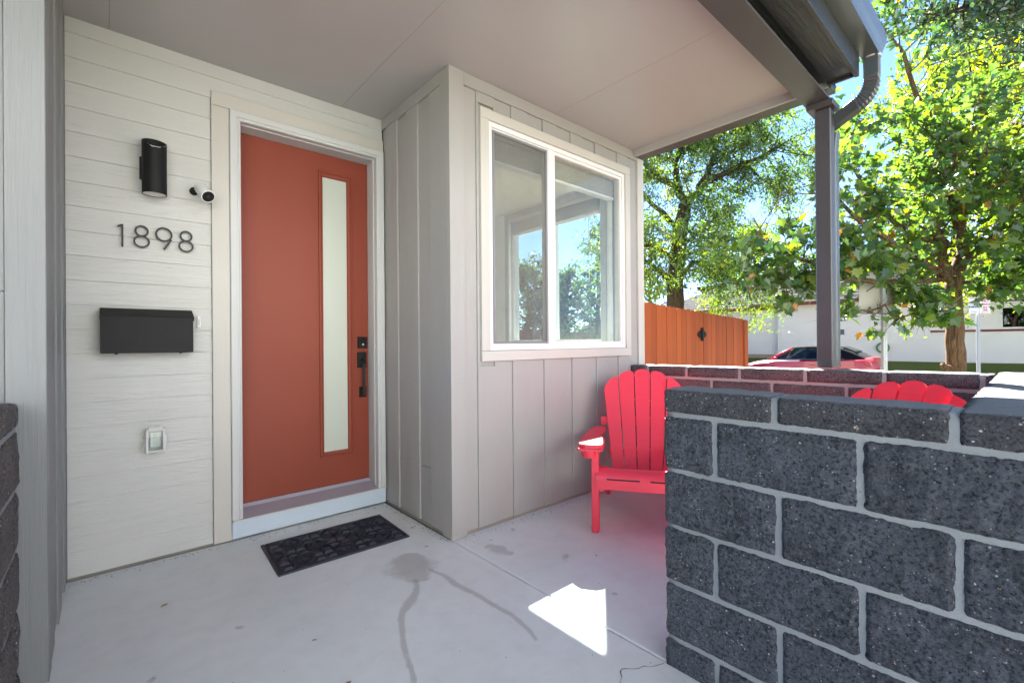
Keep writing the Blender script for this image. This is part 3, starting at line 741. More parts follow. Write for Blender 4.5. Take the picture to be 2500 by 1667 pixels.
# roof slab over porch and house
def slope(name, y0, z0, y1, z1, th, mat, x0=-8, x1=3.56):
    MB().add([(x0, y0, z0), (x1, y0, z0), (x1, y1, z1), (x0, y1, z1), (x0, y0, z0+th), (x1, y0, z0+th), (x1, y1, z1+th), (x0, y1, z1+th)], [(3, 2, 1, 0), (4, 5, 6, 7), (0, 1, 5, 4), (1, 2, 6, 5), (2, 3, 7, 6), (3, 0, 4, 7)]).build(name, mat, pr)
slope('roof_deck', .66, 2.95, 6.2, 4.3, .06, 'shingle', -2.2)
slope('roof_deck', 1.9, 3.252, 6.2, 4.3, .06, 'shingle', -8, -2.201)
slope('roof_deck', 6.2, 4.3, 11.5, 3.0, .06, 'shingle')
MB().prism([(YW+.13, ZC+.055), (.75, 2.95), (6.2, 4.29), (10.5, 3.2), (9.5, ZC+.055)], 0, HX1-.12, HX1-.013).build('gable_wall', 'siding', pr)
box('rear_wall', -8, HX1-.02, 9.4, 9.5, -.1, ZC+.1, 'siding', house)
box('side_wall', -8, -7.9, 2.4, 9.4, -.1, ZC+.1, 'siding', house)
box('front_wall', -7.9, -1.7, YW+.02, YW+.1, -.1, ZC+.05, 'siding', house)
# post with cap plate
PX, PY = 3.4505, .852
pst = part_empty('porch_post', house)
m = MB(); m.box(PX, PX+.089, PY, PY+.089, .998, 2.655, .006); m.build('post', 'darksteel', pst)
box('cap_plate', PX-.035, PX+.125, PY-.02, PY+.125, 2.656, 2.6945, 'darksteel', pst, .002)
# downspout
def ribbed_pipe(name, pts, w, d, side, n=10, crimp=None):
    """rectangular corrugated pipe swept along pts; side = constant sideways direction"""
    pts = [Vector(p) for p in pts]; S = Vector(side).normalized(); v = []
    prof = []
    for i in range(n): prof.append((-w/2+w*i/(n-1), -d/2-(.006 if i % 2 else 0)))
    for i in range(n): prof.append((w/2-w*i/(n-1), d/2+(.006 if i % 2 else 0)))
    k = len(prof)
    for i, p in enumerate(pts):
        t = (pts[min(i+1, len(pts)-1)]-pts[max(i-1, 0)]).normalized(); b = t.cross(S).normalized()
        k_ = crimp[i] if crimp else 1
        for a, c in prof: v.append(p+S*a*k_+b*c*k_)
    f = [(i*k+j, i*k+(j+1) % k, (i+1)*k+(j+1) % k, (i+1)*k+j) for i in range(len(pts)-1) for j in range(k)]
    return MB().add(v, f).build(name, 'gutter', pr)
gx = 3.475
path = [(gx, .645, 2.878), (gx, .645, 2.84), (gx, .645, 2.80), (gx, .645, 2.76)]; crimp = [1, 1, 1, 1]
for i in range(1, 19):
    a = R(70)*i/18; path.append((gx+.0026*i, .645+.125*(1-math.cos(a)), 2.755-.125*math.sin(a))); crimp.append(.90 if i % 2 else 1.03)
q = path[-1]
for i in range(1, 6): path.append((q[0]+.010*i, q[1]+.031*i, q[2]-.0113*i)); crimp.append(1)
ribbed_pipe('downspout_elbow', path, .082, .062, (1, .0, 0), 10, crimp)
ribbed_pipe('downspout', [(PX+.122, .872, 2.52), (PX+.122, .878, 2.46), (PX+.122, .882, 2.40), (PX+.122, .882, 1.0)], .07, .05, (0, 1, 0))
MB().tube([(gx, .645, 2.884), (gx, .645, 2.868)], .047, 20).build('gutter_outlet', 'signsteel', pr)

# ================================================================== small things on the entry wall
ring_pts = lambda cx, cz, rx, rz, n=28: [(cx+rx*math.cos(2*math.pi*i/n), cz+rz*math.sin(2*math.pi*i/n)) for i in range(n)]
def flat_ring(m, cx, cz, rx, rz, w, y0, y1, n=32):
    o = ring_pts(cx, cz, rx, rz, n); i_ = ring_pts(cx, cz, rx-w, rz-w, n); v = []
    for y in (y0, y1):
        v += [(x, y, z) for x, z in o]; v += [(x, y, z) for x, z in i_]
    f = []
    for k in range(n):
        j = (k+1) % n
        f += [(k, j, n+j, n+k), (2*n+k, 3*n+k, 3*n+j, 2*n+j), (k, 2*n+k, 2*n+j, j), (n+k, n+j, 3*n+j, 3*n+k)]
    m.add(v, f)
ny0, ny1 = YD-.022, YD-.012
def digit(ch, label):
    m = MB(); w = .0085
    k = .9935
    if ch == '1':
        x = .0580; m.box(x-w/2, x+w/2, ny0, ny1, 1.697, 1.815)
        m.add(*(lambda P: ([(a, y, b) for y in (ny0+.0003, ny1) for a, b in P], [(0, 1, 2, 3), (7, 6, 5, 4), (0, 4, 5, 1), (1, 5, 6, 2), (2, 6, 7, 3), (3, 7, 4, 0)]))([(.0385, 1.797), (.0585, 1.807), (.0585, 1.8155), (.0385, 1.806)])); xc = .05
    elif ch == '8a' or ch == '8b':
        xc = .1375 if ch == '8a' else .3335
        flat_ring(m, xc, 1.790, .030, .031, w, ny0, ny1); flat_ring(m, xc-.0005, 1.7335, .0355, .0335, w, ny0+.0002, ny1)
    else:
        xc = .233; flat_ring(m, xc, 1.785, .0385, .0395, w, ny0, ny1)
        P = [(.2655, 1.765), (.2715, 1.772), (.2355, 1.701), (.228, 1.704)]
        P = [(.2625, 1.7615), (.270, 1.7585), (.2375, 1.701), (.2285, 1.7035)]
        m.add([(a, y, b) for y in (ny0+.0003, ny1) for a, b in P], [(0, 1, 2, 3), (7, 6, 5, 4), (0, 4, 5, 1), (1, 5, 6, 2), (2, 6, 7, 3), (3, 7, 4, 0)])
    # standoff pins
    for zz in (1.712, 1.808) if ch == '1' else ((1.703, 1.818) if ch[0] == '8' else (1.748, 1.822)):
        m.tube([(xc if ch != '1' else .058, ny1-.001, zz), (xc if ch != '1' else .058, YD-.0005, zz)], .003, 6)
    o = m.build('house_number', 'chromedark'); tag(o, label, 'house number', 'digits of the house number')
digit('1', 'dark metal house number 1, leftmost digit on the siding'); digit('8a', 'dark metal house number 8 between the 1 and the 9')
digit('9', 'dark metal house number 9 on the lap siding'); digit('8b', 'dark metal house number 8, last digit, nearest the door trim')

lamp = thing('wall_lamp', 'black cylinder wall lamp with slanted top on pale siding', 'lamp', (.19, YD, 2.1))
def lamp_body():
    cx, cyy, rr = .190, YD-.078, .054; n = 40; v = []; f = []
    for k, (r_, inner) in enumerate(((rr, 0), (rr-.003, 1))):
        for i in range(n):
            a = 2*math.pi*i/n; x, y = cx+r_*math.cos(a), cyy+r_*math.sin(a)
            v.append((x, y, 1.982)); v.append((x, y, 2.262+.035*math.sin(a)))
    for i in range(n):
        j = (i+1) % n
        f += [(2*i, 2*j, 2*j+1, 2*i+1), (2*n+2*i, 2*n+2*i+1, 2*n+2*j+1, 2*n+2*j), (2*i+1, 2*j+1, 2*n+2*j+1, 2*n+2*i+1), (2*i, 2*n+2*i, 2*n+2*j, 2*j)]
    MB().add(v, f).build('lamp_body', 'black', lamp, smooth=35, fix=False)
    MB().tube([(cx, cyy, 1.984), (cx, cyy, 1.99)], rr-.0032, 32).build('lens', 'lens', lamp)
    MB().tube([(cx, cyy, 2.19), (cx, cyy, 2.196)], rr-.0032, 32).build('upper_lens', 'lens', lamp)
    box('back_plate', .130, .235, YD-.026, YD-.001, 2.07, 2.19, 'black', lamp, .003)
    m = MB()
    web = [(cx-.015+.055*t, cyy-.05+.012*t, 2.262-.03+.035*(t-.3)**2-.002) for t in [i/8 for i in range(9)]]
    m.tube([(cx-.032, cyy-.042, 2.2345), (cx-.012, cyy-.0535, 2.222), (cx+.018, cyy-.052, 2.224), (cx+.046, cyy-.03, 2.243)], [.0008, .0022, .0012, .0008], 5); m.build('cobweb', 'signwhite', lamp)
lamp_body()

sc_ = thing('security_camera', 'white round security camera with black face beside the door trim', 'camera', (.41, YD, 2.07))
bk = at(486, 455, 0); 
def ray_at_y(px, py, Y):
    d = at(px, py, 1)-Vector((0, 0, CAMZ)); return Vector((0, 0, CAMZ))+d*(Y/d.y)
c0 = ray_at_y(488.5, 459, 3.125); c1 = ray_at_y(508.5, 480.5, 3.045); ax = (c1-c0).normalized(); L = (c1-c0).length
m = MB(); m.tube([c0-ax*.016, c0-ax*.012, c0-ax*.002, c0+ax*.02, c1-ax*.004, c1], [.012, .022, .0295, .0325, .0352, .0345], 32, True); m.build('camera_body', 'camwhite', sc_, smooth=50, fix=False)
m = MB(); m.tube([c1-ax*.002, c1+ax*.0008], [.0308, .0305], 32); m.build('camera_face', 'black', sc_)
MB().tube([c1+ax*.0008, c1+ax*.002], [.008, .007], 16).build('camera_lens', 'chromedark', sc_)
cb = ray_at_y(473, 468, YD-.004)
MB().tube([(cb.x, YD-.0005, cb.z), (cb.x, YD-.018, cb.z), (cb.x, YD-.024, cb.z)], [.021, .021, .014], 24).build('mount', 'black', sc_, smooth=40)
MB().tube([(cb.x, YD-.02, cb.z), c0+ax*.01], .010, 12).build('mount_arm', 'black', sc_)

mb = thing('mailbox', 'black metal wall mailbox with sloping lid beside the doorbell', 'mailbox', (.16, YD, 1.13))
fy = YD-.105
box('box_body', -.031, .355, fy, YD-.001, 1.136, 1.312, 'black', mb, .002)
m = MB().prism([(fy-.006, 1.308), (fy-.006, 1.325), (fy-.002, 1.329), (YD-.006, 1.372), (YD-.0015, 1.372), (YD-.0015, 1.3125), (fy-.002, 1.3125)], 0, -.033, .359); m.build('lid', 'black', mb)
for xx in (.03, .30): MB().tube([(xx, fy+.03, 1.1355), (xx, fy+.03, 1.13)], .006, 8).build('rivet', 'black', mb)
db = thing('doorbell', 'small white doorbell button right of the mailbox', 'doorbell', (.39, YD, 1.3))
box('housing', .384, .4005, YD-.016, YD-.001, 1.2745, 1.3385, 'vinyl', db, .002); box('push_button', .3885, .396, YD-.0185, YD-.0155, 1.290, 1.323, 'greyplastic', db, .001)
ob = thing('outlet_cover', 'grey weatherproof outlet cover low on the lap siding', 'outlet', (.19, YD, .6))
oy = YD-.055
ring('cover_frame', .148, .231, .598, .724, .011, oy, oy+.02, 'greyplastic', ob)
m = MB(); m.box(.153, .2265, oy+.02, YD-.001, .602, .604); m.box(.153, .155, oy+.02, YD-.001, .604, .72); m.box(.2245, .2265, oy+.02, YD-.001, .604, .72); m.box(.153, .2265, oy+.02, YD-.001, .718, .720); m.build('cover_box', 'greyplastic', ob)
box('window_pane', .159, .220, oy+.008, oy+.011, .609, .713, 'glass', ob)
box('outlet_plate', .168, .214, YD-.012, YD-.001, .620, .702, 'signwhite', ob, .002)
for zz in (.643, .68):
    box('socket', .181, .201, YD-.0145, YD-.0121, zz-.012, zz+.012, 'vinyl', ob, .001)
m = MB(); m.box(.160, .222, oy+.002, oy+.012, .7245, .733); m.box(.168, .176, oy, oy+.014, .7335, .740); m.box(.206, .214, oy, oy+.014, .7335, .740); m.build('hinge', 'greyplastic', ob)
m = MB(); m.box(.2315, .2365, oy+.006, oy+.03, .63, .69); m.tube([(.239, oy+.02, .64), (.239, oy+.02, .655)], .005, 8); m.tube([(.239, oy+.02, .67), (.239, oy+.02, .685)], .005, 8); m.build('latch', 'greyplastic', ob)
m = MB(); flat_ring(m, .141, .622, .008, .008, .003, oy+.01, oy+.016, 14); m.box(.1395, .1475, oy+.01, oy+.016, .631, .645); m.build('lock_loop', 'greyplastic', ob)

# ================================================================== door mat
mat_ = thing('doormat', 'dark rubber doormat with raised triangle pattern before the door', 'doormat', (1.0, 2.75, 0))
def doormat():
    A, B, D_ = Vector((.66, 2.985)), Vector((1.392, 2.972)), Vector((.640, 2.533))
    U = B-A; V = D_-A
    P = lambda u, v, z: (A.x+U.x*u+V.x*v, A.y+U.y*u+V.y*v, z)
    m = MB()
    def bx(u0, u1, v0, v1, z0, z1, ins=.0):
        vv = [P(u0, v0, z0), P(u1, v0, z0), P(u1, v1, z0), P(u0, v1, z0), P(u0+ins, v0+ins*1.6, z1), P(u1-ins, v0+ins*1.6, z1), P(u1-ins, v1-ins*1.6, z1), P(u0+ins, v1-ins*1.6, z1)]
        m.add(vv, [(3, 2, 1, 0), (4, 5, 6, 7), (0, 1, 5, 4), (1, 2, 6, 5), (2, 3, 7, 6), (3, 0, 4, 7)])
    bx(0, 1, 0, 1, .001, .007, .002)
    for q in ((0.001, .03, .001, .999), (.97, .999, .001, .999), (.0305, .9695, .001, .05), (.0305, .9695, .95, .999)): bx(*q, .0072, .0115, .006)
    m.build('mat_base', 'rubber', mat_)
    t = MB(); nu, nv = 6, 3
    u0, u1, v0, v1 = .036, .964, .06, .94
    for i in range(nu):
        for j in range(nv):
            cu0, cu1 = u0+(u1-u0)*i/nu, u0+(u1-u0)*(i+1)/nu; cv0, cv1 = v0+(v1-v0)*j/nv, v0+(v1-v0)*(j+1)/nv
            cu, cv = (cu0+cu1)/2, (cv0+cv1)/2; flip = (i+j) % 2
            cs = [(cu0, cv0), (cu, cv0), (cu1, cv0), (cu1, cv), (cu1, cv1), (cu, cv1), (cu0, cv1), (cu0, cv)]
            hub = cs[0] if flip else cs[2]
            hub = (cu, cv)
            for k in range(8):
                a, b = cs[k], cs[(k+1) % 8]; g = ((a[0]+b[0]+hub[0])/3, (a[1]+b[1]+hub[1])/3)
                sh = lambda p, s_: (g[0]+(p[0]-g[0])*s_, g[1]+(p[1]-g[1])*s_)
                lo = [sh(p, .88) for p in (a, b, hub)]; hi = [sh(p, .55) for p in (a, b, hub)]
                h = .019 if (k+flip) % 2 else .0115
                t.add([P(*p, .0072) for p in lo]+[P(*p, h) for p in hi], [(3, 4, 5), (0, 1, 4, 3), (1, 2, 5, 4), (2, 0, 3, 5)])
    t.build('tread_relief', 'rubber', mat_)
doormat()

# ================================================================== adirondack chairs
def make_chair(label):
    """local frame: front faces -y, x to the sitter's left as seen from the front -> x from -.37 to .37, origin under the seat centre"""
    root = thing('adirondack_chair', label, 'chair', group='red porch chairs')
    P = lambda name, mbb, smooth=False: mbb.build(name, 'chair', root, smooth)
    W = .285
    # side stringers: run from the front leg down to the rear foot
    for s in (-1, 1):
        x = s*(W-.025)
        P('side_rail', MB().prism([(-.32, .345), (-.30, .385), (.05, .315), (.46, .085), (.53, .0), (.41, .0), (.33, .095), (.10, .21), (-.32, .25)], 0, x-.016, x+.016))
        P('front_leg', MB().box(s*(W+.012)-.022, s*(W+.012)+.022, -.345, -.265, 0, .525, .004))
        # arm bracket
        P('arm_bracket', MB().prism([(-.262, .525), (-.17, .525), (-.255, .36), (-.262, .36)], 0, s*(W+.012)-.012, s*(W+.012)+.012))
    # apron below the seat front
    P('apron', MB().prism([(-W+.02, .345), (W-.02, .345), (W-.02, .30), (W-.045, .272), (-W+.045, .272), (-W+.02, .30)], 1, -.325, -.302))
    # rolled front slat and seat slats
    prof = []
    for i in range(9):
        a = R(-8+i*12.2); prof.append((-.300-.062*math.cos(a), .332+.062*math.sin(a)))
    prof = [(-.36, .275)]+prof+[(-.27, .372), (-.285, .355), (-.325, .33), (-.338, .275)]
    m = MB().prism(prof, 0, -W-.005, W+.005); P('front_slat', m, 40)
    for s in (-1, 1):
        box('slot', s*.03, s*(W-.06), -.3645, -.350, .336, .343, 'black', root)
    for i in range(4):
        y0 = -.262+i*.093; z0 = .388-i*.028
        m = MB(); m.add([(sx*W, y0+dy, z0-dy*.30+dz_) for dz_ in (-.024, 0) for dy in (0, .085) for sx in (-1, 1)], [(0, 2, 3, 1), (4, 5, 7, 6), (0, 1, 5, 4), (2, 6, 7, 3), (0, 4, 6, 2), (1, 3, 7, 5)]); P('seat_slat', m)
    # fanned back slats
    n = 5; tilt = R(26); bz, by = .29, .10
    for i in range(n):
        u = i-(n-1)/2; ang = R(2.75)*u; xb = u*.0845; wb, wt = .0390, .0562
        drop = lambda q_: .014*abs(q_)**2.42; top = .735-drop(u); crown = .020
        Ls = []
        def q(t, s_):      # t along, s_ across
            w = wb+(wt-wb)*t/.72; xx = xb+math.sin(ang)*t+s_*w*math.cos(ang); zz = t*math.cos(ang)
            dish = .016*(abs(u)**2)*.5
            return (xx, by+zz*math.sin(tilt)-dish*(t/.7), bz+zz*math.cos(tilt))
        out = [q(0, -1), q(0, 1)]
        hs = [(1, 0)]
        side_r = .737-drop(u+.5); side_l = .737-drop(u-.5)
        pts2 = [(1, side_r-.012), (.9, side_r-.004)]+[(c_, (side_r+side_l)/2+(side_r-side_l)/2*c_+.016*(1-c_*c_)) for c_ in (.6, .3, 0, -.3, -.6)]+[(-.9, side_l-.004), (-1, side_l-.012)]
        out += [q(t, s_) for s_, t in pts2]
        nrm = Vector((0, math.cos(tilt), -math.sin(tilt)))*.020
        k = len(out); v = [tuple(p) for p in out]+[tuple(Vector(p)+nrm) for p in out]
        f = [tuple(range(k)), tuple(range(2*k-1, k-1, -1))]+[(a, a+k, (a+1) % k+k, (a+1) % k) for a in range(k)]
        P('back_slat', MB().add(v, f))
    for t_, hw in ((.10, .235), (.335, .30)):
        yy = by+t_*math.sin(tilt)+.022; zz = bz+t_*math.cos(tilt)
        P('back_rail', MB().box(-hw, hw, yy, yy+.03, zz-.03, zz+.03, .003))
    # arms, widening to the front, with cup holder on the sitter's right (image left)
    for s in (-1, 1):
        out = [(.262, .24), (.325, .26), (.355, .18), (.378, .02), (.392, -.16), (.396, -.33), (.385, -.375), (.352, -.398), (.28, -.398), (.248, -.375), (.240, -.30), (.244, -.20), (.268, -.12), (.285, -.02), (.272, .12)]
        out = [(s*a, b) for a, b in out]
        m = MB(); k = len(out); za = lambda b: .538-.0*b
        v = [(a, b, .528) for a, b in out]+[(a, b, .552) for a, b in out]
        f = [tuple(range(k)), tuple(range(2*k-1, k-1, -1))]+[(a, a+k, (a+1) % k+k, (a+1) % k) for a in range(k)]
        P('arm', m.add(v, f))
        if s == -1:
            cx_, cy_ = s*.322, -.318
            pts_ = ring_pts(cx_, cy_, .064, .062, 24)
            v = [(a, b, z) for z in (.512, .5265) for a, b in [(s*.398, -.24), (s*.402, -.375), (s*.385, -.402), (s*.262, -.402), (s*.246, -.375), (s*.246, -.24)]]
            P('cup_tray', MB().add(v, [(0, 1, 2, 3, 4, 5), (11, 10, 9, 8, 7, 6)]+[(i, i+6, (i+1) % 6+6, (i+1) % 6) for i in range(6)]))
            mm = MB(); mm.tube([(cx_-.012, cy_-.02, .5115), (cx_-.012, cy_-.02, .475), (cx_-.012, cy_-.02, .462)], [.046, .043, .036], 28); P('cup_holder', mm, 40)
    return root
def copy_tree(o, parent=None):
    c = o.copy(); C.objects.link(c)
    if parent is not None: c.parent = parent
    for ch in o.children: copy_tree(ch, c)
    return c
ch1 = make_chair('red adirondack chair with cup holder arm beside the window wall')
ch1.location = (2.70, 1.745, 0); ch1.rotation_euler.z = math.atan2(-.557, -.83)+math.pi/2
ch2 = copy_tree(ch1); ch2['label'] = 'red adirondack chair behind the near block wall, only its back top showing'
ch2.location = (2.70, .567, 0); ch2.rotation_euler.z = math.atan2(.36, -.93)+math.pi/2

# ================================================================== blinds in the windows
def blind(label, along, a0, a1, c, ztop, n, zbot):
    t = thing('window_blind', label, 'blind', ((a0+a1)/2, c, zbot) if along == 'x' else (c, (a0+a1)/2, zbot))
    def bx(name, p0, p1, hw, z0, z1, mat, cc=0.0):
        return box(name, p0, p1, c-hw, c+hw, z0, z1, mat, t, cc) if along == 'x' else box(name, c-hw, c+hw, p0, p1, z0, z1, mat, t, cc)
    bx('head_rail', a0, a1, .024, ztop-.045, ztop, 'blind')
    for k in range(n):
        z = zbot+.03+k*(ztop-.05-zbot-.03)/n; bx('slat', a0+.005, a1-.005, .024+random.uniform(-.0015, .0015), z, z+.0045, 'blind')
    bx('bottom_rail', a0+.002, a1-.002, .026, zbot, zbot+.022, 'vinyl', .003)
    return t
blind('raised white blind behind the screened left sash', 'x', 1.868, 2.395, YW+.105, WZ1-.002, 11, 2.375)
blind('raised white blind behind the clear right pane', 'x', 2.41, 3.262, YW+.105, WZ1-.002, 11, 2.385)
b3 = blind('raised blind on the far window of the room', 'y', 2.70, 3.96, EX-.002+.028, EZ1-.002, 11, 2.385)
MB().tube([(EX-.02, 2.80, 2.40), (EX-.02, 2.80, 1.75)], .004, 6).build('wand', 'greyplastic', b3)
MB().tube([(EX-.02, 3.87, 2.40), (EX-.02, 3.87, 1.75)], .004, 6).build('wand', 'blind', b3)

# ================================================================== cedar fence
fence = thing('cedar_fence', 'orange cedar picket fence with black gate hinge beyond the far wall', 'fence', (7.4, 3.7, -.2))
def picket(x, w, zt, y=3.70):
    z0 = gz(x)-.0; c = .028
    MB().prism([(x, z0), (x+w, z0), (x+w, zt-c), (x+w-c, zt), (x+c, zt), (x, zt-c)], 1, y-.009, y+.009).build('picket', 'cedar', fence)
x = 5.35
while x < 9.05:
    w = .138; zt = 1.735-(x-5.8)*.046+random.uniform(-.004, .004); picket(x, w, zt, 3.70+random.uniform(-.005, .005)); x += w+.007
box('rail', 5.35, 9.1, 3.711, 3.75, .15, .24, 'cedar', fence); box('rail', 5.35, 9.1, 3.711, 3.75, 1.15, 1.24, 'cedar', fence)
MB().prism([(9.10, -.3), (9.25, -.3), (9.25, 1.54), (9.22, 1.57), (9.13, 1.57), (9.10, 1.54)], 1, 3.66, 3.76).build('post', 'cedar', fence)
box('post', 5.2, 5.34, 3.70, 3.80, -.3, 1.73, 'cedar', fence)
m = MB(); hx, hz_, hyy = 7.45, 1.285, 3.679
m.add([(hx+a, hyy, hz_+b) for a, b in ((-.16, .0), (-.11, .045), (-.04, .065), (-.025, .10), (-.025, -.10), (-.04, -.065), (-.11, -.045))]+[(hx+a, hyy+.006, hz_+b) for a, b in ((-.16, .0), (-.11, .045), (-.04, .065), (-.025, .10), (-.025, -.10), (-.04, -.065), (-.11, -.045))], [tuple(range(7)), tuple(range(13, 6, -1))]+[(i, i+7, (i+1) % 7+7, (i+1) % 7) for i in range(7)])
m.add([(hx-a, hyy, hz_+b) for a, b in ((-.16, .0), (-.11, .045), (-.04, .065), (-.025, .10), (-.025, -.10), (-.04, -.065), (-.11, -.045))]+[(hx-a, hyy+.006, hz_+b) for a, b in ((-.16, .0), (-.11, .045), (-.04, .065), (-.025, .10), (-.025, -.10), (-.04, -.065), (-.11, -.045))], [tuple(range(7)), tuple(range(13, 6, -1))]+[(i, i+7, (i+1) % 7+7, (i+1) % 7) for i in range(7)])
m.tube([(hx, hyy-.006, hz_-.11), (hx, hyy-.006, hz_+.11)], .02, 10); m.build('hinge', 'black', fence)
bf = thing('back_fence', 'weathered brown board fence far off through the windows', 'fence', (9, 13.5, -.2))
for i in range(100):
    MB().prism([(1.5+i*.24, -.3), (1.5+i*.24+.236, -.3), (1.5+i*.24+.236, 1.62), (1.5+i*.24, 1.62)], 1, 13.49, 13.51).build('board', 'brownfence', bf)
box('rail', 1.5, 25.5, 13.515, 13.55, 1.2, 1.3, 'brownfence', bf)

# ================================================================== neighbour's house across the street
nb = thing('neighbour_house', 'low white stucco house across the street with grey shingle roof', 'house', (28, 5, .2))
NX = 26.9; g0 = .215
def wall_with_holes(x, y0, y1, z0, z1, holes, parent, mat, th=.2):
    m = MB(); ys = sorted({y0, y1, *[h[0] for h in holes], *[h[1] for h in holes]})
    for a, b in zip(ys, ys[1:]):
        hs = [h for h in holes if h[0] <= a+1e-6 and h[1] >= b-1e-6]; zc = z0
        for h in sorted(hs, key=lambda q: q[2]):
            if h[2] > zc: m.box(x, x+th, a, b, zc, h[2])
            zc = h[3]
        if z1 > zc: m.box(x, x+th, a, b, zc, z1)
    return m.build('wall', mat, parent)
holes = [(10.75, 11.55, 1.75, 2.42), (-2.2, .95, 1.55, 2.45), (6.0, 6.5, 1.35, 1.75)]
wall_with_holes(NX, 9.0, 16, .42, 2.95, [holes[0]], nb, 'stucco'); wall_with_holes(NX-.35, -9, 9.0, .30, 3.0, holes[1:], nb, 'stucco')
box('foundation', NX-.03, NX+.2, 9.001, 16, -.2, .4195, 'foundation', nb)
box('foundation', NX-.36, NX-.1, -9, 8.999, -.2, .2995, 'stucco', nb)
for i, (y0, y1, z0, z1) in enumerate(holes):
    X = NX if i == 0 else NX-.35
    w_ = part_empty('window', nb); ringy('frame', y0+.002, y1-.002, z0+.002, z1-.002, .07, X-.03, X+.08, 'vinyl', w_)
    nm = 1 if i < 1 else (3 if i == 1 else 0)
    for k in range(nm): yy = y0+(y1-y0)*(k+1)/(nm+1); box('mullion', X-.02, X+.06, yy-.03, yy+.03, z0+.072, z1-.072, 'vinyl', w_)
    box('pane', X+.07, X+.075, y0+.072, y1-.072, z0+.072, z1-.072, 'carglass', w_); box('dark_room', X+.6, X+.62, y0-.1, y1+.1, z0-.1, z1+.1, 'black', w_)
box('band', NX-.40, NX-.352, -9, 3.0, 1.46, 1.545, 'darkred', nb)
box('eave_board', NX-.55, NX-.50, 9.05, 16.6, 2.80, 2.96, 'darkred', nb); box('eave_board', NX-.95, NX-.90, -9, 10.1, 2.92, 3.07, 'darkred', nb)
box('soffit', NX-.50, NX+.2, 9.05, 16.6, 2.955, 2.965, 'darkred', nb); box('soffit', NX-.90, NX-.1, -9, 10.1, 3.062, 3.072, 'darkred', nb)
box('eave_return', NX-.95, NX+.1, 10.1, 10.15, 2.92, 3.07, 'darkred', nb)
nr = part_empty('roof', nb)
def shingle_roof(x0, z0, x1, z1, y0, y1, hip, rows=12):
    L = math.hypot(x1-x0, z1-z0)
    for k in range(rows):
        t0, t1 = k/rows, (k+1)/rows+.01; lift = .02
        yb0, yb1 = y0, y1-hip*t0; yt1 = y1-hip*min(1, t1)
        a0 = (x0+(x1-x0)*t0, z0+(z1-z0)*t0+lift); a1 = (x0+(x1-x0)*t1, z0+(z1-z0)*t1)
        v = [(a0[0], yb0, a0[1]), (a0[0], yb1, a0[1]), (a1[0], yt1, a1[1]), (a1[0], yb0, a1[1]), (a0[0], yb0, a0[1]-lift), (a0[0], yb1, a0[1]-lift)]
        MB().add(v, [(0, 1, 2, 3), (4, 5, 1, 0)]).build('shingle_course', 'shingle', nr)
shingle_roof(NX-.60, 2.95, NX+4.6, 5.0, 9.05, 16.7, 3.0); shingle_roof(NX-1.0, 3.06, NX+4.6, 5.4, -9, 10.15, .0)
MB().add([(NX+4.6, -9, 5.4), (NX+4.6, 16, 5.0), (NX+10, 16, 3), (NX+10, -9, 3)], [(0, 1, 2, 3)]).build('rear_slope', 'shingle', nr)
MB().add([(NX-.6, 16.7, 2.95), (NX+4.6, 13.7, 5.0), (NX+10, 16.7, 2.95)], [(0, 1, 2)]).build('hip_slope', 'shingle', nr)
MB().tube([(NX+1.2, 11.0, 3.5), (NX+1.2, 11.0, 4.05)], .05, 8).build('vent_pipe', 'black', nr)
box('rear_wall', NX+9.4, NX+9.5, -9, 16, -.2, 3.1, 'stucco', nb); box('gable_wall', NX, NX+9.4, 15.9, 16, -.2, 3.0, 'stucco', nb); box('gable_wall', NX, NX+9.4, -9, -8.9, -.2, 4.2, 'stucco', nb)
hr = thing('hose_reel', 'coiled garden hose hanging on the white stucco wall across the street', 'hose', (NX-.4, 4.6, .6))
m = MB()
for k in range(4):
    m.tube([(NX-.40-.03*k, 4.62+(.24-.02*k)*math.cos(a), .80+(.24-.02*k)*math.sin(a)) for a in [i*math.pi/12 for i in range(25)]], .016, 6, False)
m.build('hose_coil', 'hose', hr); box('hanger', NX-.5, NX-.351, 4.55, 4.69, .95, 1.0, 'signsteel', hr)

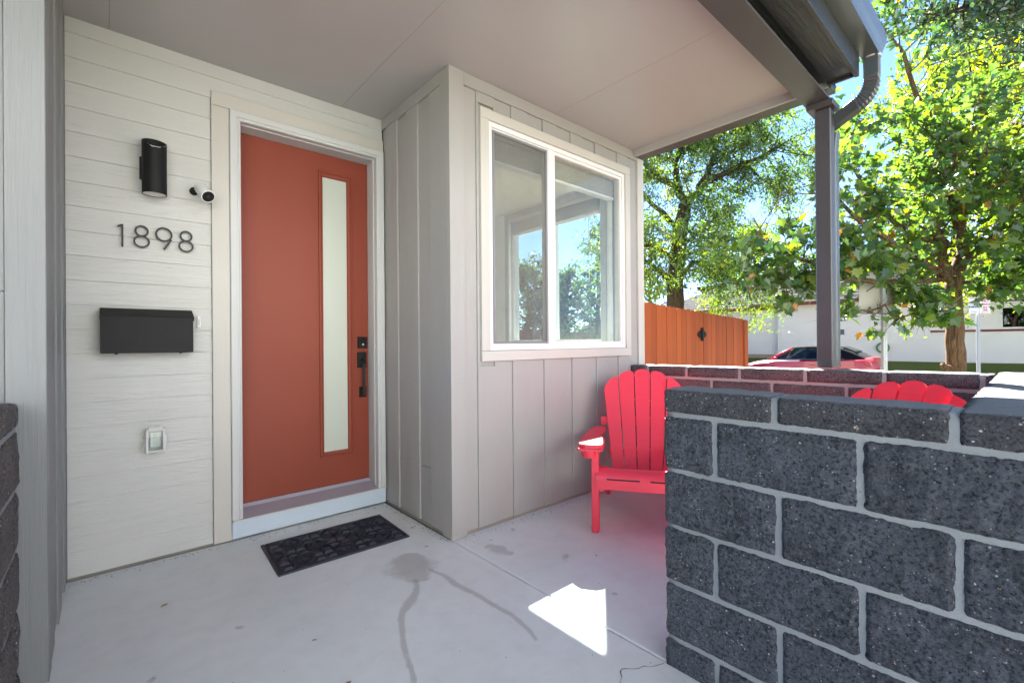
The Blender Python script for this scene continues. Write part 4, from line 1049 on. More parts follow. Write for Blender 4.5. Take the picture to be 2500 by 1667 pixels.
# ================================================================== parked car
def make_car():
    root = thing('parked_car', 'red convertible with black soft top parked across the street', 'car', (18.6, 5.3, -.43))
    L = 4.1; yf = 7.37; X0 = 18.6; Z0 = -.43
    # stations: (s from front, half width, sill z, belt z, deck z at the centre)
    st = [(0.0, .50, .36, .52, .54), (.06, .62, .25, .62, .66), (.22, .75, .20, .70, .76), (.55, .83, .18, .78, .85), (.95, .87, .17, .84, .92), (1.25, .885, .17, .885, .965), (1.7, .89, .17, .90, .94), (2.4, .89, .17, .92, .95), (3.0, .89, .17, .945, .97), (3.5, .88, .18, .965, 1.02), (3.85, .84, .22, .97, 1.03), (4.02, .76, .30, .94, 1.0), (4.1, .64, .40, .82, .86)]
    v = []; rings = []
    for s_, w, zs, zb, zd in st:
        prof = [(w*.80, zs), (w*.97, zs+.05), (w*1.0, zs+(zb-zs)*.35), (w*1.0, zs+(zb-zs)*.62), (w*.975, zb-.03), (w*.93, zb), (w*.72, zb+(zd-zb)*.75), (w*.36, zd), (0, zd+.008)]
        full = prof+[(-a, b) for a, b in prof[-2::-1]]
        rings.append([(X0+a, yf-s_, Z0+b) for a, b in full])
    k = len(rings[0]); m = MB(); vv = [p for r_ in rings for p in r_]
    f = [(i*k+j, i*k+j+1, (i+1)*k+j+1, (i+1)*k+j) for i in range(len(rings)-1) for j in range(k-1)]
    f += [((i+1)*k, (i+1)*k+k-1, i*k+k-1, i*k) for i in range(len(rings)-1)]
    f += [tuple(range(k))[::-1], tuple(range((len(rings)-1)*k, len(rings)*k))]
    m.add(vv, f); m.build('body', 'carpaint', root, 40)
    # wheel arches and wheels
    for s_ in (.80, 3.32):
        for sd in (-1, 1):
            xw = X0+sd*.885; yw = yf-s_
            MB().tube([(xw-sd*.005, yw, Z0+.33), (xw+sd*.006, yw, Z0+.33)], .36, 28).build('wheel_arch', 'black', root)
            w = part_empty('wheel', root)
            MB().tube([(xw-sd*.19, yw, Z0+.315), (xw-sd*.18, yw, Z0+.315), (xw+sd*.012, yw, Z0+.315), (xw+sd*.02, yw, Z0+.315)], [.29, .315, .315, .295], 28).build('tyre', 'tyre', w, 40)
            mm = MB(); mm.tube([(xw+sd*.021, yw, Z0+.315), (xw+sd*.026, yw, Z0+.315)], .06, 12)
            for q in range(5):
                a = q*2*math.pi/5; mm.tube([(xw+sd*.022, yw, Z0+.315), (xw+sd*.022, yw+.21*math.cos(a), Z0+.315+.21*math.sin(a))], .022, 6)
            flat = MB(); 
            mm.tube([(xw+sd*.022, yw+.215*math.cos(a), Z0+.315+.215*math.sin(a)) for a in [i*math.pi/12 for i in range(25)]], .014, 6, False); mm.build('rim', 'chrome', w)
    P = lambda s_, x, z: (X0+x, yf-s_, Z0+z)
    # greenhouse
    wb, wt = .80, .60
    def quad(name, pts, mat, th=0): return MB().add([P(*p) for p in pts], [tuple(range(len(pts)))]).build(name, mat, root)
    def slab(name, pts, mat, off):
        a = [Vector(P(*p)) for p in pts]; b = [p+Vector(off) for p in a]; n = len(a)
        return MB().add(a+b, [tuple(range(n)), tuple(range(2*n-1, n-1, -1))]+[(i, i+n, (i+1) % n+n, (i+1) % n) for i in range(n)]).build(name, mat, root)
    slab('windscreen', [(1.10, -wb, .92), (1.10, wb, .92), (1.78, wt, 1.33), (1.78, -wt, 1.33)], 'carglass', (0, .005, .006))
    for sd in (-1, 1):
        MB().tube([P(1.02, sd*(wb+.035), .90), P(1.45, sd*(wb-.07), 1.17), P(1.76, sd*(wt+.02), 1.335)], [.035, .03, .03], 8).build('windscreen_pillar', 'carpaint', root, True)
        slab('side_window', [(1.16, sd*(wb+.03), .925), (2.75, sd*(wb+.03), .955), (2.62, sd*(wt+.045), 1.29), (1.82, sd*(wt+.03), 1.315)], 'carglass', (sd*.004, 0, 0))
        MB().tube([P(1.05, sd*(wb+.045), .915), P(2.0, sd*(wb+.055), .945), P(3.3, sd*(wb+.045), .985)], .011, 6).build('belt_trim', 'chrome', root)
        MB().tube([P(1.30, sd*.86, .955), P(1.32, sd*.97, .965), P(1.30, sd*1.03, .975)], [.02, .06, .055], 8).build('mirror', 'carpaint', root, True)
        MB().box(X0+sd*.885-.012, X0+sd*.885+.012, yf-2.52, yf-2.32, Z0+.76, Z0+.785, .006).build('door_handle', 'carpaint', root)
        box('door_gap', X0+sd*.8915-.003, X0+sd*.8915+.003, yf-1.205, yf-1.198, Z0+.25, Z0+.84, 'black', root); box('door_gap', X0+sd*.8915-.003, X0+sd*.8915+.003, yf-2.655, yf-2.648, Z0+.25, Z0+.86, 'black', root)
        MB().add([P(.16, sd*.60, .63), P(.16, sd*.735, .60), P(.52, sd*.835, .735), P(.58, sd*.76, .80), P(.36, sd*.66, .77)], [(0, 1, 2, 3, 4)]).build('headlight', 'lampclear', root)
        slab('tail_light', [(4.075, sd*.45, .80), (4.09, sd*.62, .72), (3.97, sd*.80, .74), (3.80, sd*.857, .84), (3.90, sd*.81, .90), (4.05, sd*.60, .89)], 'lampred', (sd*.012, -.012, .004))
    rf = []
    sts = [(1.72, wt+.03, 1.30, 1.355), (1.80, wt+.035, 1.31, 1.385), (2.2, wt+.04, 1.315, 1.415), (2.7, wt+.03, 1.30, 1.415), (3.05, wt+.01, 1.24, 1.375), (3.45, wt+.08, 1.03, 1.235), (3.75, wt+.12, .985, 1.06), (3.80, wt+.10, .98, 1.03)]
    rr = []
    for s_, w, ze, zt in sts:
        prof = [(-w, ze), (-w*.97, ze+(zt-ze)*.55), (-w*.75, zt-.02), (-w*.35, zt), (0, zt+.004)]
        rr.append([P(s_, a, b) for a, b in prof+[(-a, b) for a, b in prof[-2::-1]]])
    k = len(rr[0]); MB().add([p for r_ in rr for p in r_], [(i*k+j, i*k+j+1, (i+1)*k+j+1, (i+1)*k+j) for i in range(len(rr)-1) for j in range(k-1)]).build('soft_top', 'softtop', root, True)
    for sd in (-1, 1):
        slab('soft_top_side', [(2.62, sd*(wt+.05), 1.30), (3.05, sd*(wt+.0), 1.25), (3.45, sd*(wt+.09), 1.05), (3.78, sd*(wt+.12), .99), (2.75, sd*(wb+.03), .955)], 'softtop', (sd*.006, 0, 0))
    slab('rear_window', [(3.12, -.42, 1.372), (3.12, .42, 1.372), (3.50, .46, 1.222), (3.50, -.46, 1.222)], 'carglass', (0, -.012, .014))
    slab('rear_spoiler', [(3.95, -.55, 1.025), (3.95, .55, 1.025), (4.10, .5, 1.03), (4.10, -.5, 1.03)], 'carpaint', (0, 0, .02))
    for sx in (-.36, .36):
        MB().tube([P(2.15, sx, .55), P(2.3, sx, 1.0), P(2.33, sx, 1.18)], [.2, .2, .10], 10).build('seat', 'black', root, True)
    box('bumper_grille', X0-.38, X0+.38, yf-.03, yf+.006, Z0+.34, Z0+.44, 'black', root); box('number_plate', X0-.2, X0+.2, yf-4.115, yf-4.10, Z0+.62, Z0+.74, 'signwhite', root)
make_car()

# ================================================================== signs
sg = thing('sign_post', 'perforated steel post carrying a sign seen from its back', 'sign', (0, 0, 0))
sp = at(2156, 900, 7.15); sx, sy = sp.x, sp.y
dirx = Vector((rt.x, rt.y, 0)).normalized(); dn = Vector((-fw.x, -fw.y, 0)).normalized()
def oriented(name, pts, off, mat, parent, o):
    a = [o+dirx*p[0]+Vector((0, 0, p[1])) for p in pts]; b = [p+dn*off for p in a]; n = len(a)
    return MB().add(a+b, [tuple(range(n)), tuple(range(2*n-1, n-1, -1))]+[(i, i+n, (i+1) % n+n, (i+1) % n) for i in range(n)]).build(name, mat, parent)
O = Vector((sx, sy, 0))
def rrect(x0, x1, z0, z1, r_, n=4):
    out = []
    for cx, cz, a0 in ((x1-r_, z1-r_, 0), (x0+r_, z1-r_, 90), (x0+r_, z0+r_, 180), (x1-r_, z0+r_, 270)):
        out += [(cx+r_*math.cos(R(a0+90*i/n)), cz+r_*math.sin(R(a0+90*i/n))) for i in range(n+1)]
    return out
m = MB(); 
oriented('post', [(-.03, -.5), (.03, -.5), (.03, 2.25), (-.03, 2.25)], .05, 'signsteel', sg, O)
m = MB(); hp_ = []
for i in range(48):
    z = .35+i*.0254*1.4; c_ = O+Vector((0, 0, z))
    m.add([c_+dirx*a+Vector((0, 0, b))+dn*.0508 for a, b in ((.0055, 0), (.004, .004), (0, .0055), (-.004, .004), (-.0055, 0), (-.004, -.004), (0, -.0055), (.004, -.004))], [(0, 1, 2, 3, 4, 5, 6, 7)])
h_ = m.build('post_hole', 'black', sg); h_['kind'] = 'stuff'
sb = oriented('sign_panel', rrect(-.36, .20, 1.57, 2.24, .04), -.003, 'signback', sg, O-dn*.004)
oriented('sticker', rrect(-.245, -.145, 1.585, 1.645, .005), .0008, 'sticker', sg, O-dn*.0035)

def text_mesh(name, s, size, o, mat, parent, bold=.0):
    cu = bpy.data.curves.new(name, 'FONT'); cu.body = s; cu.size = size; cu.align_x = 'CENTER'; cu.align_y = 'CENTER'; cu.offset = bold; cu.resolution_u = 3
    tmp = bpy.data.objects.new(name, cu); C.objects.link(tmp)
    bpy.context.view_layer.update(); dg = bpy.context.evaluated_depsgraph_get()
    me = bpy.data.meshes.new_from_object(tmp.evaluated_get(dg)); bpy.data.objects.remove(tmp)
    for vtx in me.vertices:
        p = o+dirx*vtx.co.x+Vector((0, 0, vtx.co.y)); vtx.co = p
    return link_mesh(name, me, mat, parent)
ps = thing('parking_sign', 'two white no parking signs side by side on a thin steel post', 'sign', (0, 0, 0))
q = at(2388, 800, 13.6); O2 = Vector((q.x, q.y, 0)); zs = q.z
zc = lambda py: at(2388, py, 13.6).z
MB().tube([(O2.x, O2.y, -.4), (O2.x, O2.y, zc(722))], .045, 12).build('post', 'signsteel', ps)
F = dn*.05
o3 = O2+dirx*.155+F
pz0, pz1 = zc(768), zc(728)
oriented('sign_panel', rrect(-.155, .155, pz0, pz1, .02), .004, 'signwhite', ps, o3)
def lines(o, items):
    for s, z, sz, mt in items: text_mesh('lettering', s, sz, o+dn*.0065+Vector((0, 0, z)), mt, ps, .003)
H_ = pz1-pz0
lines(o3, [('NO', pz0+H_*.82, .12, 'signred'), ('PARKING', pz0+H_*.61, .072, 'signred'), ('ANY', pz0+H_*.42, .07, 'signred'), ('TIME', pz0+H_*.27, .07, 'signred')])
oriented('arrow', [(-.10, pz0+H_*.145), (-.07, pz0+H_*.175), (-.07, pz0+H_*.155), (.10, pz0+H_*.155), (.10, pz0+H_*.135), (-.07, pz0+H_*.135), (-.07, pz0+H_*.115)], .001, 'signred', ps, o3+dn*.0055)
oriented('border', [(-.14, pz0+.012), (.14, pz0+.012), (.14, pz0+.03), (-.14, pz0+.03)], .001, 'signred', ps, o3+dn*.0055)
oriented('border', [(-.14, pz1-.03), (.14, pz1-.03), (.14, pz1-.015), (-.14, pz1-.015)], .001, 'signred', ps, o3+dn*.0055)
oriented('top_panel', rrect(-.06, .14, pz1+.01, pz1+.05, .01), .004, 'signred', ps, o3)
o4 = O2-dirx*.17+F
oriented('sign_panel', rrect(-.155, .155, pz0+.03, pz1+.02, .02), .004, 'signwhite', ps, o4)
lines(o4, [('PARKING', pz0+H_*.70, .07, 'black'), ('8AM-6PM', pz0+H_*.46, .075, 'black')])
oriented('rule', [(-.14, pz0+H_*.575), (.14, pz0+H_*.575), (.14, pz0+H_*.59), (-.14, pz0+H_*.59)], .001, 'black', ps, o4+dn*.0055)
oriented('rule', [(-.10, pz0+H_*.16), (.08, pz0+H_*.16), (.08, pz0+H_*.185), (-.10, pz0+H_*.185)], .001, 'black', ps, o4+dn*.0055)
oriented('border', [(-.14, pz1-.02), (.14, pz1-.02), (.14, pz1), (-.14, pz1)], .001, 'signred', ps, o4+dn*.0055)

# ================================================================== trees
MAPLE = [(0, 0), (.10, -.02), (.42, -.10), (.34, .10), (.62, .22), (.40, .36), (.52, .62), (.26, .55), (.16, .72), (0, 1.0)]
ASH = [(0, 0), (.17, .28), (.15, .62), (0, 1.0)]
OVAL = [(0, 0), (.26, .22), (.30, .55), (.12, .85), (0, 1.0)]
def leaf_mesh(name, pos, tip, nrm, size, shape, mat, parent, tone, fold=.25, kind='stuff'):
    """every leaf is two half blades folded along the midrib"""
    n = len(pos); pos = np.asarray(pos, float); tip = np.asarray(tip, float); nrm = np.asarray(nrm, float)
    tip /= np.linalg.norm(tip, axis=1)[:, None]+1e-9
    side = np.cross(tip, nrm); side /= np.linalg.norm(side, axis=1)[:, None]+1e-9; nr = np.cross(side, tip)
    sh = np.array(shape); k = len(sh); size = np.asarray(size)[:, None, None]
    V = []
    for s_ in (1, -1):
        loc = sh[None, :, 0, None]*s_*side[:, None, :]+sh[None, :, 1, None]*tip[:, None, :]+(np.abs(sh[None, :, 0, None])*fold-sh[None, :, 1, None]**2*.15)*nr[:, None, :]
        V.append(pos[:, None, :]+loc*size)
    V = np.concatenate(V, 1).reshape(-1, 3)
    me = bpy.data.meshes.new(name); me.vertices.add(len(V)); me.vertices.foreach_set('co', V.ravel())
    nf = n*2; idx = np.arange(n*2*k).reshape(nf, k); idx[1::2] = idx[1::2, ::-1]
    me.loops.add(nf*k); me.loops.foreach_set('vertex_index', idx.ravel().astype(np.int32))
    me.polygons.add(nf); me.polygons.foreach_set('loop_start', (np.arange(nf)*k).astype(np.int32))
    try: me.polygons.foreach_set('loop_total', np.full(nf, k, np.int32))
    except Exception: pass
    at_ = me.attributes.new('tone', 'FLOAT', 'FACE'); at_.data.foreach_set('value', np.repeat(np.asarray(tone, np.float32), 2))
    me.update(calc_edges=True); me.validate()
    o = link_mesh(name, me, mat, parent)
    if kind: o['kind'] = kind
    return o
def blocks_sun(P, z_=1.0):
    """leaves whose shadow would fall on the porch: the photograph shows the porch end in full sun"""
    k = (P[:, 2]-z_)/to_sun.z; x = P[:, 0]-to_sun.x*k; y = P[:, 1]-to_sun.y*k
    return (x > 1.2) & (x < 4.4) & (y > -.9) & (y < 4.2)
class Tree:
    def __init__(s, name, label, base, mat_bark):
        s.t = thing(name, label, 'tree', base); s.bark = MB(); s.P = []; s.T = []; s.mb = mat_bark
    def limb(s, pts, r0_, r1, n=8):
        s.bark.tube(pts, [r0_+(r1-r0_)*i/(len(pts)-1) for i in range(len(pts))], n)
    def branch(s, p, d, L, r_, lev, kids, leaf_step, spread=.8, droop=0., wob=.25, upb=.15):
        d = d.normalized(); seg = 5; pts = [p.copy()]; q = p.copy()
        for i in range(seg):
            d = (d+Vector((random.gauss(0, 1), random.gauss(0, 1), random.gauss(0, 1)))*wob*.35+Vector((0, 0, upb*.3-droop*.3*(i/seg)))).normalized()
            q = q+d*(L/seg); pts.append(q.copy())
        s.bark.tube(pts, [r_*(1-.75*i/seg) for i in range(seg+1)], 6 if lev > 1 else 4, False)
        if lev > 0:
            for k in range(kids[0]):
                i = random.uniform(.25, 1.0)*seg; j = min(int(i), seg-1); b = pts[j].lerp(pts[j+1], i-j); dd = (pts[j+1]-pts[j]).normalized()
                rv = Vector((random.gauss(0, 1), random.gauss(0, 1), random.gauss(0, .8))); rv -= dd*rv.dot(dd); rv.normalize()
                s.branch(b, dd*(1-spread*.5)+rv*spread, L*random.uniform(.42, .68), r_*.5, lev-1, kids[1:], leaf_step, spread, droop, wob, upb)
        if lev <= 1:
            acc = 0
            for j in range(1 if lev else 0, seg):
                n = max(1, int((L/seg)/leaf_step)) if leaf_step else 0
                for k in range(n):
                    b = pts[j].lerp(pts[j+1], random.random()); s.P.append(b); s.T.append((pts[j+1]-pts[j]).normalized())
    def finish(s, leafname, shape, mat, size, jit, tone_fn, cam_sel=0, flat=.6, keep=None, hang=.35):
        tr = s.bark.build('trunk', s.mb, s.t, True, fix=False)
        P = np.array([tuple(p) for p in s.P]); T = np.array([tuple(p) for p in s.T])
        P = P+rng.normal(0, jit, P.shape)
        if keep is not None:
            k = keep(P); P, T = P[k], T[k]
        n = len(P)
        tip = T*.5+rng.normal(0, .7, (n, 3)); tip[:, 2] -= hang
        nrm = rng.normal(0, .6, (n, 3)); nrm[:, 2] += flat
        sz = size*rng.uniform(.45, 1.2, n); tone = tone_fn(P, n)
        if cam_sel:
            d = np.linalg.norm(P-np.array([0, 0, CAMZ]), axis=1)
            rel = P-np.array([0, 0, CAMZ]); dep = rel@np.array(fw); px = 1250+FPX*(rel@np.array(rt))/dep; py = 833.5-FPX*(rel@np.array(up))/dep
            ok = (px > 1850) & (px < 2490) & (py > 20) & (py < 880)
            order = np.argsort(np.where(ok, d, 1e9))[:cam_sel]; mask = np.zeros(n, bool); mask[order] = True
            for i in order:
                leaf_mesh('leaf', P[i:i+1], tip[i:i+1], nrm[i:i+1], sz[i:i+1], shape, mat, s.t, tone[i:i+1], kind=None)
            P, tip, nrm, sz, tone = P[~mask], tip[~mask], nrm[~mask], sz[~mask], tone[~mask]
        leaf_mesh('crown', P, tip, nrm, sz, shape, mat, s.t, tone)
        return n
V = Vector
def wiggle(pts, n=4, a=.03):
    out = []
    for p, q in zip(pts, pts[1:]):
        for i in range(n): out.append(p.lerp(q, i/n)+(V((random.gauss(0, a), random.gauss(0, a), 0)) if i or out else V((0, 0, 0))))
    out.append(pts[-1]); return out

# --- street maple on the right
D = 7.5
mp = Tree('maple_tree', 'maple tree with big lobed leaves and brown trunk right of the post', tuple(at(2336, 1000, D)), 'bark')
A = lambda x, y, d=D: at(x, y, d)
tk = [A(2337, 1010), A(2336, 930), A(2334, 860), A(2328, 780), A(2326, 700), A(2338, 655), A(2352, 620), A(2345, 560)]
mp.bark.tube(wiggle(tk, 3, .006), [.165, .15, .14, .135, .13, .127, .124, .12, .118, .116, .114, .112, .11, .108, .105, .10, .095, .09, .085, .08, .075, .07], 14)
mp.bark.tube([A(2322, 905), A(2308, 898, 7.42), A(2300, 890, 7.38)], [.09, .06, .03], 8)
stems = [([A(2326, 690), A(2300, 610), A(2285, 560), A(2320, 480, 7.2), A(2318, 420, 7.1), A(2330, 330, 7.0)], .085, .03),
         ([A(2345, 560), A(2320, 470, 7.8), A(2290, 380, 8.0), A(2270, 280, 8.1), A(2200, 130, 8.2), A(2165, 20, 8.2)], .075, .02),
         ([A(2338, 655), A(2400, 600, 7.2), A(2450, 540, 7.0), A(2520, 450, 6.8)], .07, .025),
         ([A(2326, 690), A(2240, 620, 7.3), A(2160, 580, 7.2), A(2080, 520, 7.1), A(2010, 440, 7.0)], .06, .018),
         ([A(2322, 735), A(2250, 737, 7.2), A(2200, 735, 7.0), A(2120, 760, 6.9)], .035, .012),
         ([A(2320, 760), A(2270, 752, 7.2), A(2200, 775, 6.8)], .022, .01),
         ([A(2330, 690), A(2390, 690, 7.3), A(2440, 680, 7.1), A(2500, 650, 6.9)], .035, .012),
         ([A(2326, 680), A(2150, 690, 7.0), A(2060, 680, 6.8), A(1980, 640, 6.7), A(1900, 610, 6.6), A(1850, 570, 6.6)], .05, .012),
         ([A(2345, 560), A(2380, 440, 7.6), A(2400, 320, 7.8), A(2420, 200, 8.0)], .065, .02),
         ([A(2300, 610), A(2180, 540, 7.8), A(2080, 420, 8.2), A(2040, 340, 8.4)], .05, .015),
         ([A(2060, 680, 6.8), A(1990, 700, 6.7), A(1920, 700, 6.6), A(1870, 680, 6.6)], .025, .01)]
for pts, ra, rb in stems:
    w = wiggle(pts, 3, .025); mp.limb(w, ra, rb, 7); lf = .5 if ra < .04 else 1
    for i in range(2, len(w)):
        dd = (w[i]-w[i-1]).normalized()
        for k in range(2):
            rv = V((random.gauss(0, 1), random.gauss(0, 1), random.gauss(0, .6))); rv -= dd*rv.dot(dd); rv.normalize()
            mp.branch(w[i], dd*.5+rv, lf*random.uniform(.45, .95), rb*.7, 1, (4,), .042, .8, .25, .3)
def keep_maple(P):
    rel = P-np.array([0, 0, CAMZ]); dep = rel@np.array(fw); px = 1250+FPX*(rel@np.array(rt))/dep; py = 833.5-FPX*(rel@np.array(up))/dep
    ok = (P[:, 0] > 4.3) & ~((px < 1988) & (py < 535)) & ~((px < 1900) & (py < 575)) & ~((np.abs(px-2336) < 120) & (py > 790)) & ~((px < 2010) & (py > 765)) & ~((px < 1900) & (py > 705)) & ~((px < 2270) & (py > 818))
    return ok & ~((px > 2088) & (px < 2186) & (py > 705) & (py < 800) & (rng.random(len(P)) < .93))
print('maple leaves', mp.finish('crown', MAPLE, 'leaf_maple', .135, .07, lambda P, n: np.clip(rng.beta(2.2, 2.6, n)*.85+(rng.random(n) < .05)*.4, 0, 1), 290, .7, keep_maple))
# tuft on the trunk
# --- ash on the left
D2 = 11.0
B_ = lambda x, y, d=D2: at(x, y, d)
ash = Tree('ash_tree', 'tall green and yellow ash tree rising behind the cedar fence', tuple(B_(1645, 960)), 'bark_dark')
ash.bark.tube(wiggle([B_(1644, 960), B_(1645, 800), B_(1647, 700), B_(1655, 620), B_(1660, 560), B_(1672, 500)], 3, .012), [.26, .235, .22, .21, .205, .20, .195, .19, .185, .18, .175, .17, .165, .16, .155, .15], 12)
st2 = [([B_(1672, 500), B_(1657, 461), B_(1650, 400), B_(1648, 330), B_(1640, 290)], .11, .03),
       ([B_(1672, 500), B_(1700, 470, 10.8), B_(1732, 410, 10.7), B_(1745, 350, 10.6), B_(1790, 290, 10.5), B_(1840, 260, 10.4)], .10, .03),
       ([B_(1695, 480, 10.8), B_(1743, 433, 10.5), B_(1807, 404, 10.3), B_(1860, 383, 10.2), B_(1930, 340, 10.1)], .08, .02),
       ([B_(1648, 690), B_(1690, 640, 10.7), B_(1735, 640, 10.6), B_(1790, 690, 10.5), B_(1850, 705, 10.4)], .065, .015),
       ([B_(1647, 700), B_(1610, 660, 10.9), B_(1570, 640, 10.8), B_(1520, 560, 10.7)], .07, .02),
       ([B_(1660, 560), B_(1600, 500, 11.4), B_(1540, 430, 11.6), B_(1470, 380, 11.8)], .08, .02),
       ([B_(1657, 461), B_(1600, 420, 11), B_(1560, 360, 11), B_(1500, 310, 11)], .07, .02),
       ([B_(1655, 600), B_(1720, 560, 11.5), B_(1780, 520, 11.8)], .06, .02),
       ([B_(1650, 380), B_(1700, 320, 11.5), B_(1760, 280, 11.8)], .06, .02),
       ([B_(1650, 640), B_(1600, 600, 10.5), B_(1560, 600, 10.2), B_(1500, 640, 10)], .05, .015),
       ([B_(1655, 600), B_(1670, 560, 10.2), B_(1720, 580, 9.8), B_(1760, 610, 9.6)], .04, .012),
       ([B_(1807, 404, 10.3), B_(1850, 430, 10.2), B_(1900, 440, 10.1)], .03, .01)]
for pts, ra, rb in st2:
    w = wiggle(pts, 3, .05); ash.limb(w, ra, rb, 6)
    for i in range(2, len(w)):
        dd = (w[i]-w[i-1]).normalized()
        for k in range(3):
            rv = V((random.gauss(0, 1), random.gauss(0, 1), random.gauss(0, .6))); rv -= dd*rv.dot(dd); rv.normalize()
            ash.branch(w[i], dd*.4+rv, random.uniform(.6, 1.25), rb*.6, 1, (4,), .013, .85, .55, .3)
def tone_ash(P, n):
    t = rng.beta(2, 2.6, n)*.75
    k = np.array([noise.noise(V(p)*.8) for p in P]); rel = P-np.array([0, 0, CAMZ]); px = 1250+FPX*(rel@np.array(rt))/(rel@np.array(fw))
    return np.clip(t+np.maximum(0, k)*.45+np.where(px < 1640, .14, 0)*rng.random(n)*2, 0, 1)
def keep_ash(P):
    return (P[:, 0] > 6.5) & (P[:, 2] > 1.35) & ~blocks_sun(P) & ~blocks_sun(P, 2.2)
print('ash leaves', ash.finish('crown', ASH, 'leaf_ash', .085, .06, tone_ash, 0, .3, keep_ash))

# --- crowns that are only seen as a mass of leaves further off
def bushy(name, label, base, height, rad, nb_, mat, shape, size, step, barkm='bark_dark', trunk_r=.16, lev=2, lean=(0, 0), ellipse=1.0, tone=None, low=.25, group=None):
    t = Tree(name, label, base, barkm); b = V(base); top = b+V((lean[0], lean[1], height*.86))
    w = wiggle([b, b.lerp(top, .35), b.lerp(top, .7), top], 3, .06); t.limb(w, trunk_r, trunk_r*.2, 8)
    for k in range(nb_):
        f_ = low+(1-low)*(k+.5)/nb_; p = b.lerp(top, f_); a = k*2.4+random.random()
        prof = math.sin(math.pi*min(1, max(.08, (f_-low)/(1-low)*.86+.12)))**.6
        L = rad*prof*random.uniform(.75, 1.05)
        t.branch(p, V((math.cos(a), math.sin(a)*ellipse, .25+.5*f_)), max(.3, L), trunk_r*.35, lev, (4, 4), step, .8, .2, .3)
    if group: t.t['group'] = group
    n = t.finish('crown', shape, mat, size, .10*rad/2, tone or (lambda P, n: rng.random(n)), 0, .4); print(name, n)
def gbase(px, depth):
    p = at(px, 830, depth); return (p.x, p.y, gz(p.x)-.05)
def btree(px, depth, pytop, radpx, *a, name='background_tree', **k):
    b = gbase(px, depth); zt = at(px, pytop, depth).z; bushy(name, a[0], b, zt-b[2], radpx/FPX*depth, *a[1:], **k)
btree(2560, 15.0, -60, 330, 'tall bright yellow green tree behind the maple at the right edge', 44, 'leaf_bright', OVAL, .15, .034, name='locust_tree', low=.18, trunk_r=.22)
btree(2330, 24.0, 60, 190, 'light green tree over the white house, behind the maple crown', 30, 'leaf_bright', OVAL, .22, .07, name='background_tree', low=.2)
btree(2470, 20.0, 250, 170, 'green tree beside the tall bright tree, over the right wing of the white house', 28, 'leaf_bright', OVAL, .2, .06, low=.2)
btree(1840, 34.0, 520, 80, 'yellow green treetop behind the grey roof', 20, 'leaf_bright', OVAL, .26, .12, low=.25)
btree(1968, 33.0, 535, 50, 'dark conifer top behind the porch post', 18, 'leaf_dark', ASH, .30, .10, low=.15)
btree(1775, 36.0, 600, 70, 'grey green tree behind the left end of the white house', 18, 'leaf_hedge', OVAL, .28, .13, low=.3)
btree(1590, 26.0, 560, 130, 'dark green tree behind the ash, left of its trunk', 20, 'leaf_dark', OVAL, .2, .12, low=.1)
btree(1340, 23.5, 660, 80, 'low bushy tree between the two window panes', 26, 'leaf_hedge', OVAL, .17, .04, low=.06)
btree(1385, 21.0, 640, 90, 'bushy tree seen through the right window pane', 30, 'leaf_hedge', OVAL, .17, .038, low=.08)
btree(1290, 20.0, 605, 90, 'bushy tree seen through the screened left pane', 30, 'leaf_hedge', OVAL, .17, .038, low=.08)
btree(1462, 19.0, 500, 55, 'slender tree at the right side of the far window', 24, 'leaf_hedge', OVAL, .15, .05, low=.1)
# overhanging branch, top right
ov = Tree('shade_tree', 'dark overhanging branches in the top right corner', (at(2900, 830, 5.6).x, at(2900, 830, 5.6).y, -.4), 'bark_dark')
o0 = ov.t.location.copy()
pts = [V(o0), V(o0)+V((0, 0, 2.6)), at(2780, 60, 5.5), at(2620, -20, 5.4), at(2480, 10, 5.3), at(2380, 20, 5.2), at(2310, 40, 5.1)]
w = wiggle(pts, 3, .03); ov.limb(w, .2, .015, 8)
for i in range(9, len(w)):
    for k in range(5):
        rv = V((random.gauss(0, 1), random.gauss(0, 1), random.gauss(0, .5)))
        ov.branch(w[i], rv, random.uniform(.35, .75), .012, 1, (4,), .03, .85, .5, .3)
print('overhang', ov.finish('crown', OVAL, 'leaf_dark', .085, .05, lambda P, n: rng.random(n), 0, .3, lambda P: P[:, 2] > 4.2))

# power line
wr = MB()
for k, dzz in enumerate((0, .5)):
    p0, p1 = at(1500, 600+k*20, 40), at(2300, 470+k*20, 44); p0 = p0+(p0-p1)*1.0; p1 = p1+(p1-p0)*.6
    wr.tube([p0.lerp(p1, i/20)-V((0, 0, 1.2*math.sin(math.pi*i/20))) for i in range(21)], .012, 4)
tag(wr.build('power_line', 'wire'), 'thin dark power lines crossing the sky behind the post', 'cable')

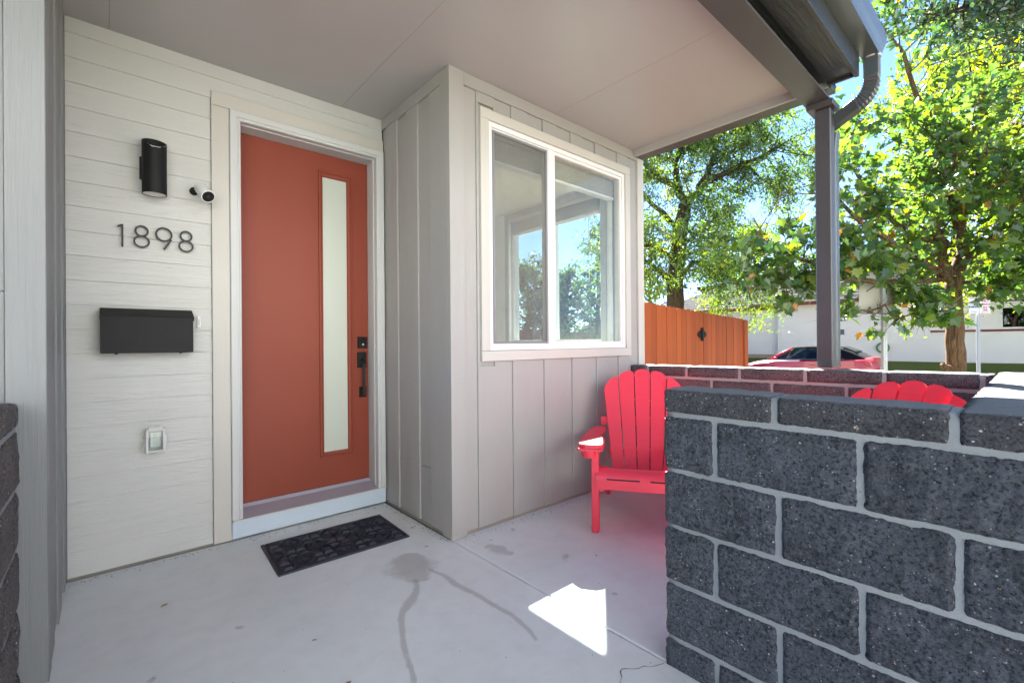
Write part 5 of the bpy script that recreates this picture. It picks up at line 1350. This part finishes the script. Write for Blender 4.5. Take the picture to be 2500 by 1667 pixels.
# ================================================================== grit along the wall feet
gm = MB()
def grain(x, y, z, L):
    a = random.uniform(0, 6.3); c_, s_ = math.cos(a)*L, math.sin(a)*L
    gm.add([(x+c_, y+s_, z), (x-s_*.6, y+c_*.6, z), (x-c_, y-s_, z), (x+s_*.6, y-c_*.6, z), (x, y, z+L*.7)], [(0, 1, 4), (1, 2, 4), (2, 3, 4), (3, 0, 4)])
for i in range(170):
    grain(random.uniform(-.15, 1.5), YD-.03-abs(random.gauss(0, .035)), .0012, random.uniform(.0012, .005))
for i in range(150):
    grain(XS-.015-abs(random.gauss(0, .03)), random.uniform(2.3, 3.15), .0012, random.uniform(.0012, .0045))
for i in range(150):
    grain(random.uniform(1.55, 3.3), YW-.02-abs(random.gauss(0, .03)), .0012, random.uniform(.0012, .005))
for i in range(150):
    grain(random.uniform(0, 3.2), random.uniform(.3, 3.1), .0012, random.uniform(.001, .003))
for i in range(70):
    grain(random.uniform(.68, 1.37), random.uniform(2.56, 2.95), .012, random.uniform(.001, .0035))
g_ = gm.build('grit', 'deadgrit', fix=False); tag(g_, 'fine dirt grains gathered along the wall feet and on the mat', 'dirt', kind='stuff')

# ================================================================== fallen leaves on the floor
fl_spots = [(.42, 1.62, .10), (.30, 1.56, .045), (.58, 1.55, .06), (.98, 1.18, .035), (1.36, 2.33, .025), (1.46, 2.62, .03), (.60, 1.90, .02), (.17, 2.6, .03), (2.0, 1.6, .02), (1.05, 2.72, .028), (.86, 2.62, .024)]
names = ['dry tan leaf near the bottom left of the porch floor', 'small dry leaf left of the tan leaf', 'thin dry leaf on open concrete', 'dark curled leaf alone before the mat', 'dry leaf scrap below the mat corner', 'tan leaf scrap beside the bay wall base', 'tiny leaf scrap on the concrete', 'leaf scrap at the foot of the lap siding', 'leaf scrap under the red chair', 'pale leaf scrap on the right of the doormat', 'pale leaf scrap on the left of the doormat']
for (x, y, L), lb in zip(fl_spots, names):
    a = random.uniform(0, 6.3); z = .0035 if not (.66 < x < 1.39 and 2.53 < y < 2.98) else .016
    c_, s_ = math.cos(a), math.sin(a)
    pr_ = [(0, 0, 0), (.16, .25, .03), (.20, .55, .05), (.08, .85, .03), (0, 1, .0), (-.10, .8, .06), (-.2, .5, .08), (-.13, .2, .04)]
    v = [(x+L*(c_*u-s_*w_), y+L*(s_*u+c_*w_), z+L*h*1.2) for u, w_, h in pr_]
    v += [(p[0], p[1], p[2]+.0006) for p in v]
    o = MB().add(v, [tuple(range(8))[::-1], tuple(range(8, 16))]+[(i, (i+1) % 8, (i+1) % 8+8, i+8) for i in range(8)]).build('fallen_leaf', 'deadleaf' if 'dark' not in lb else 'crack')
    tag(o, lb, 'leaf', 'dry leaves on the porch floor')
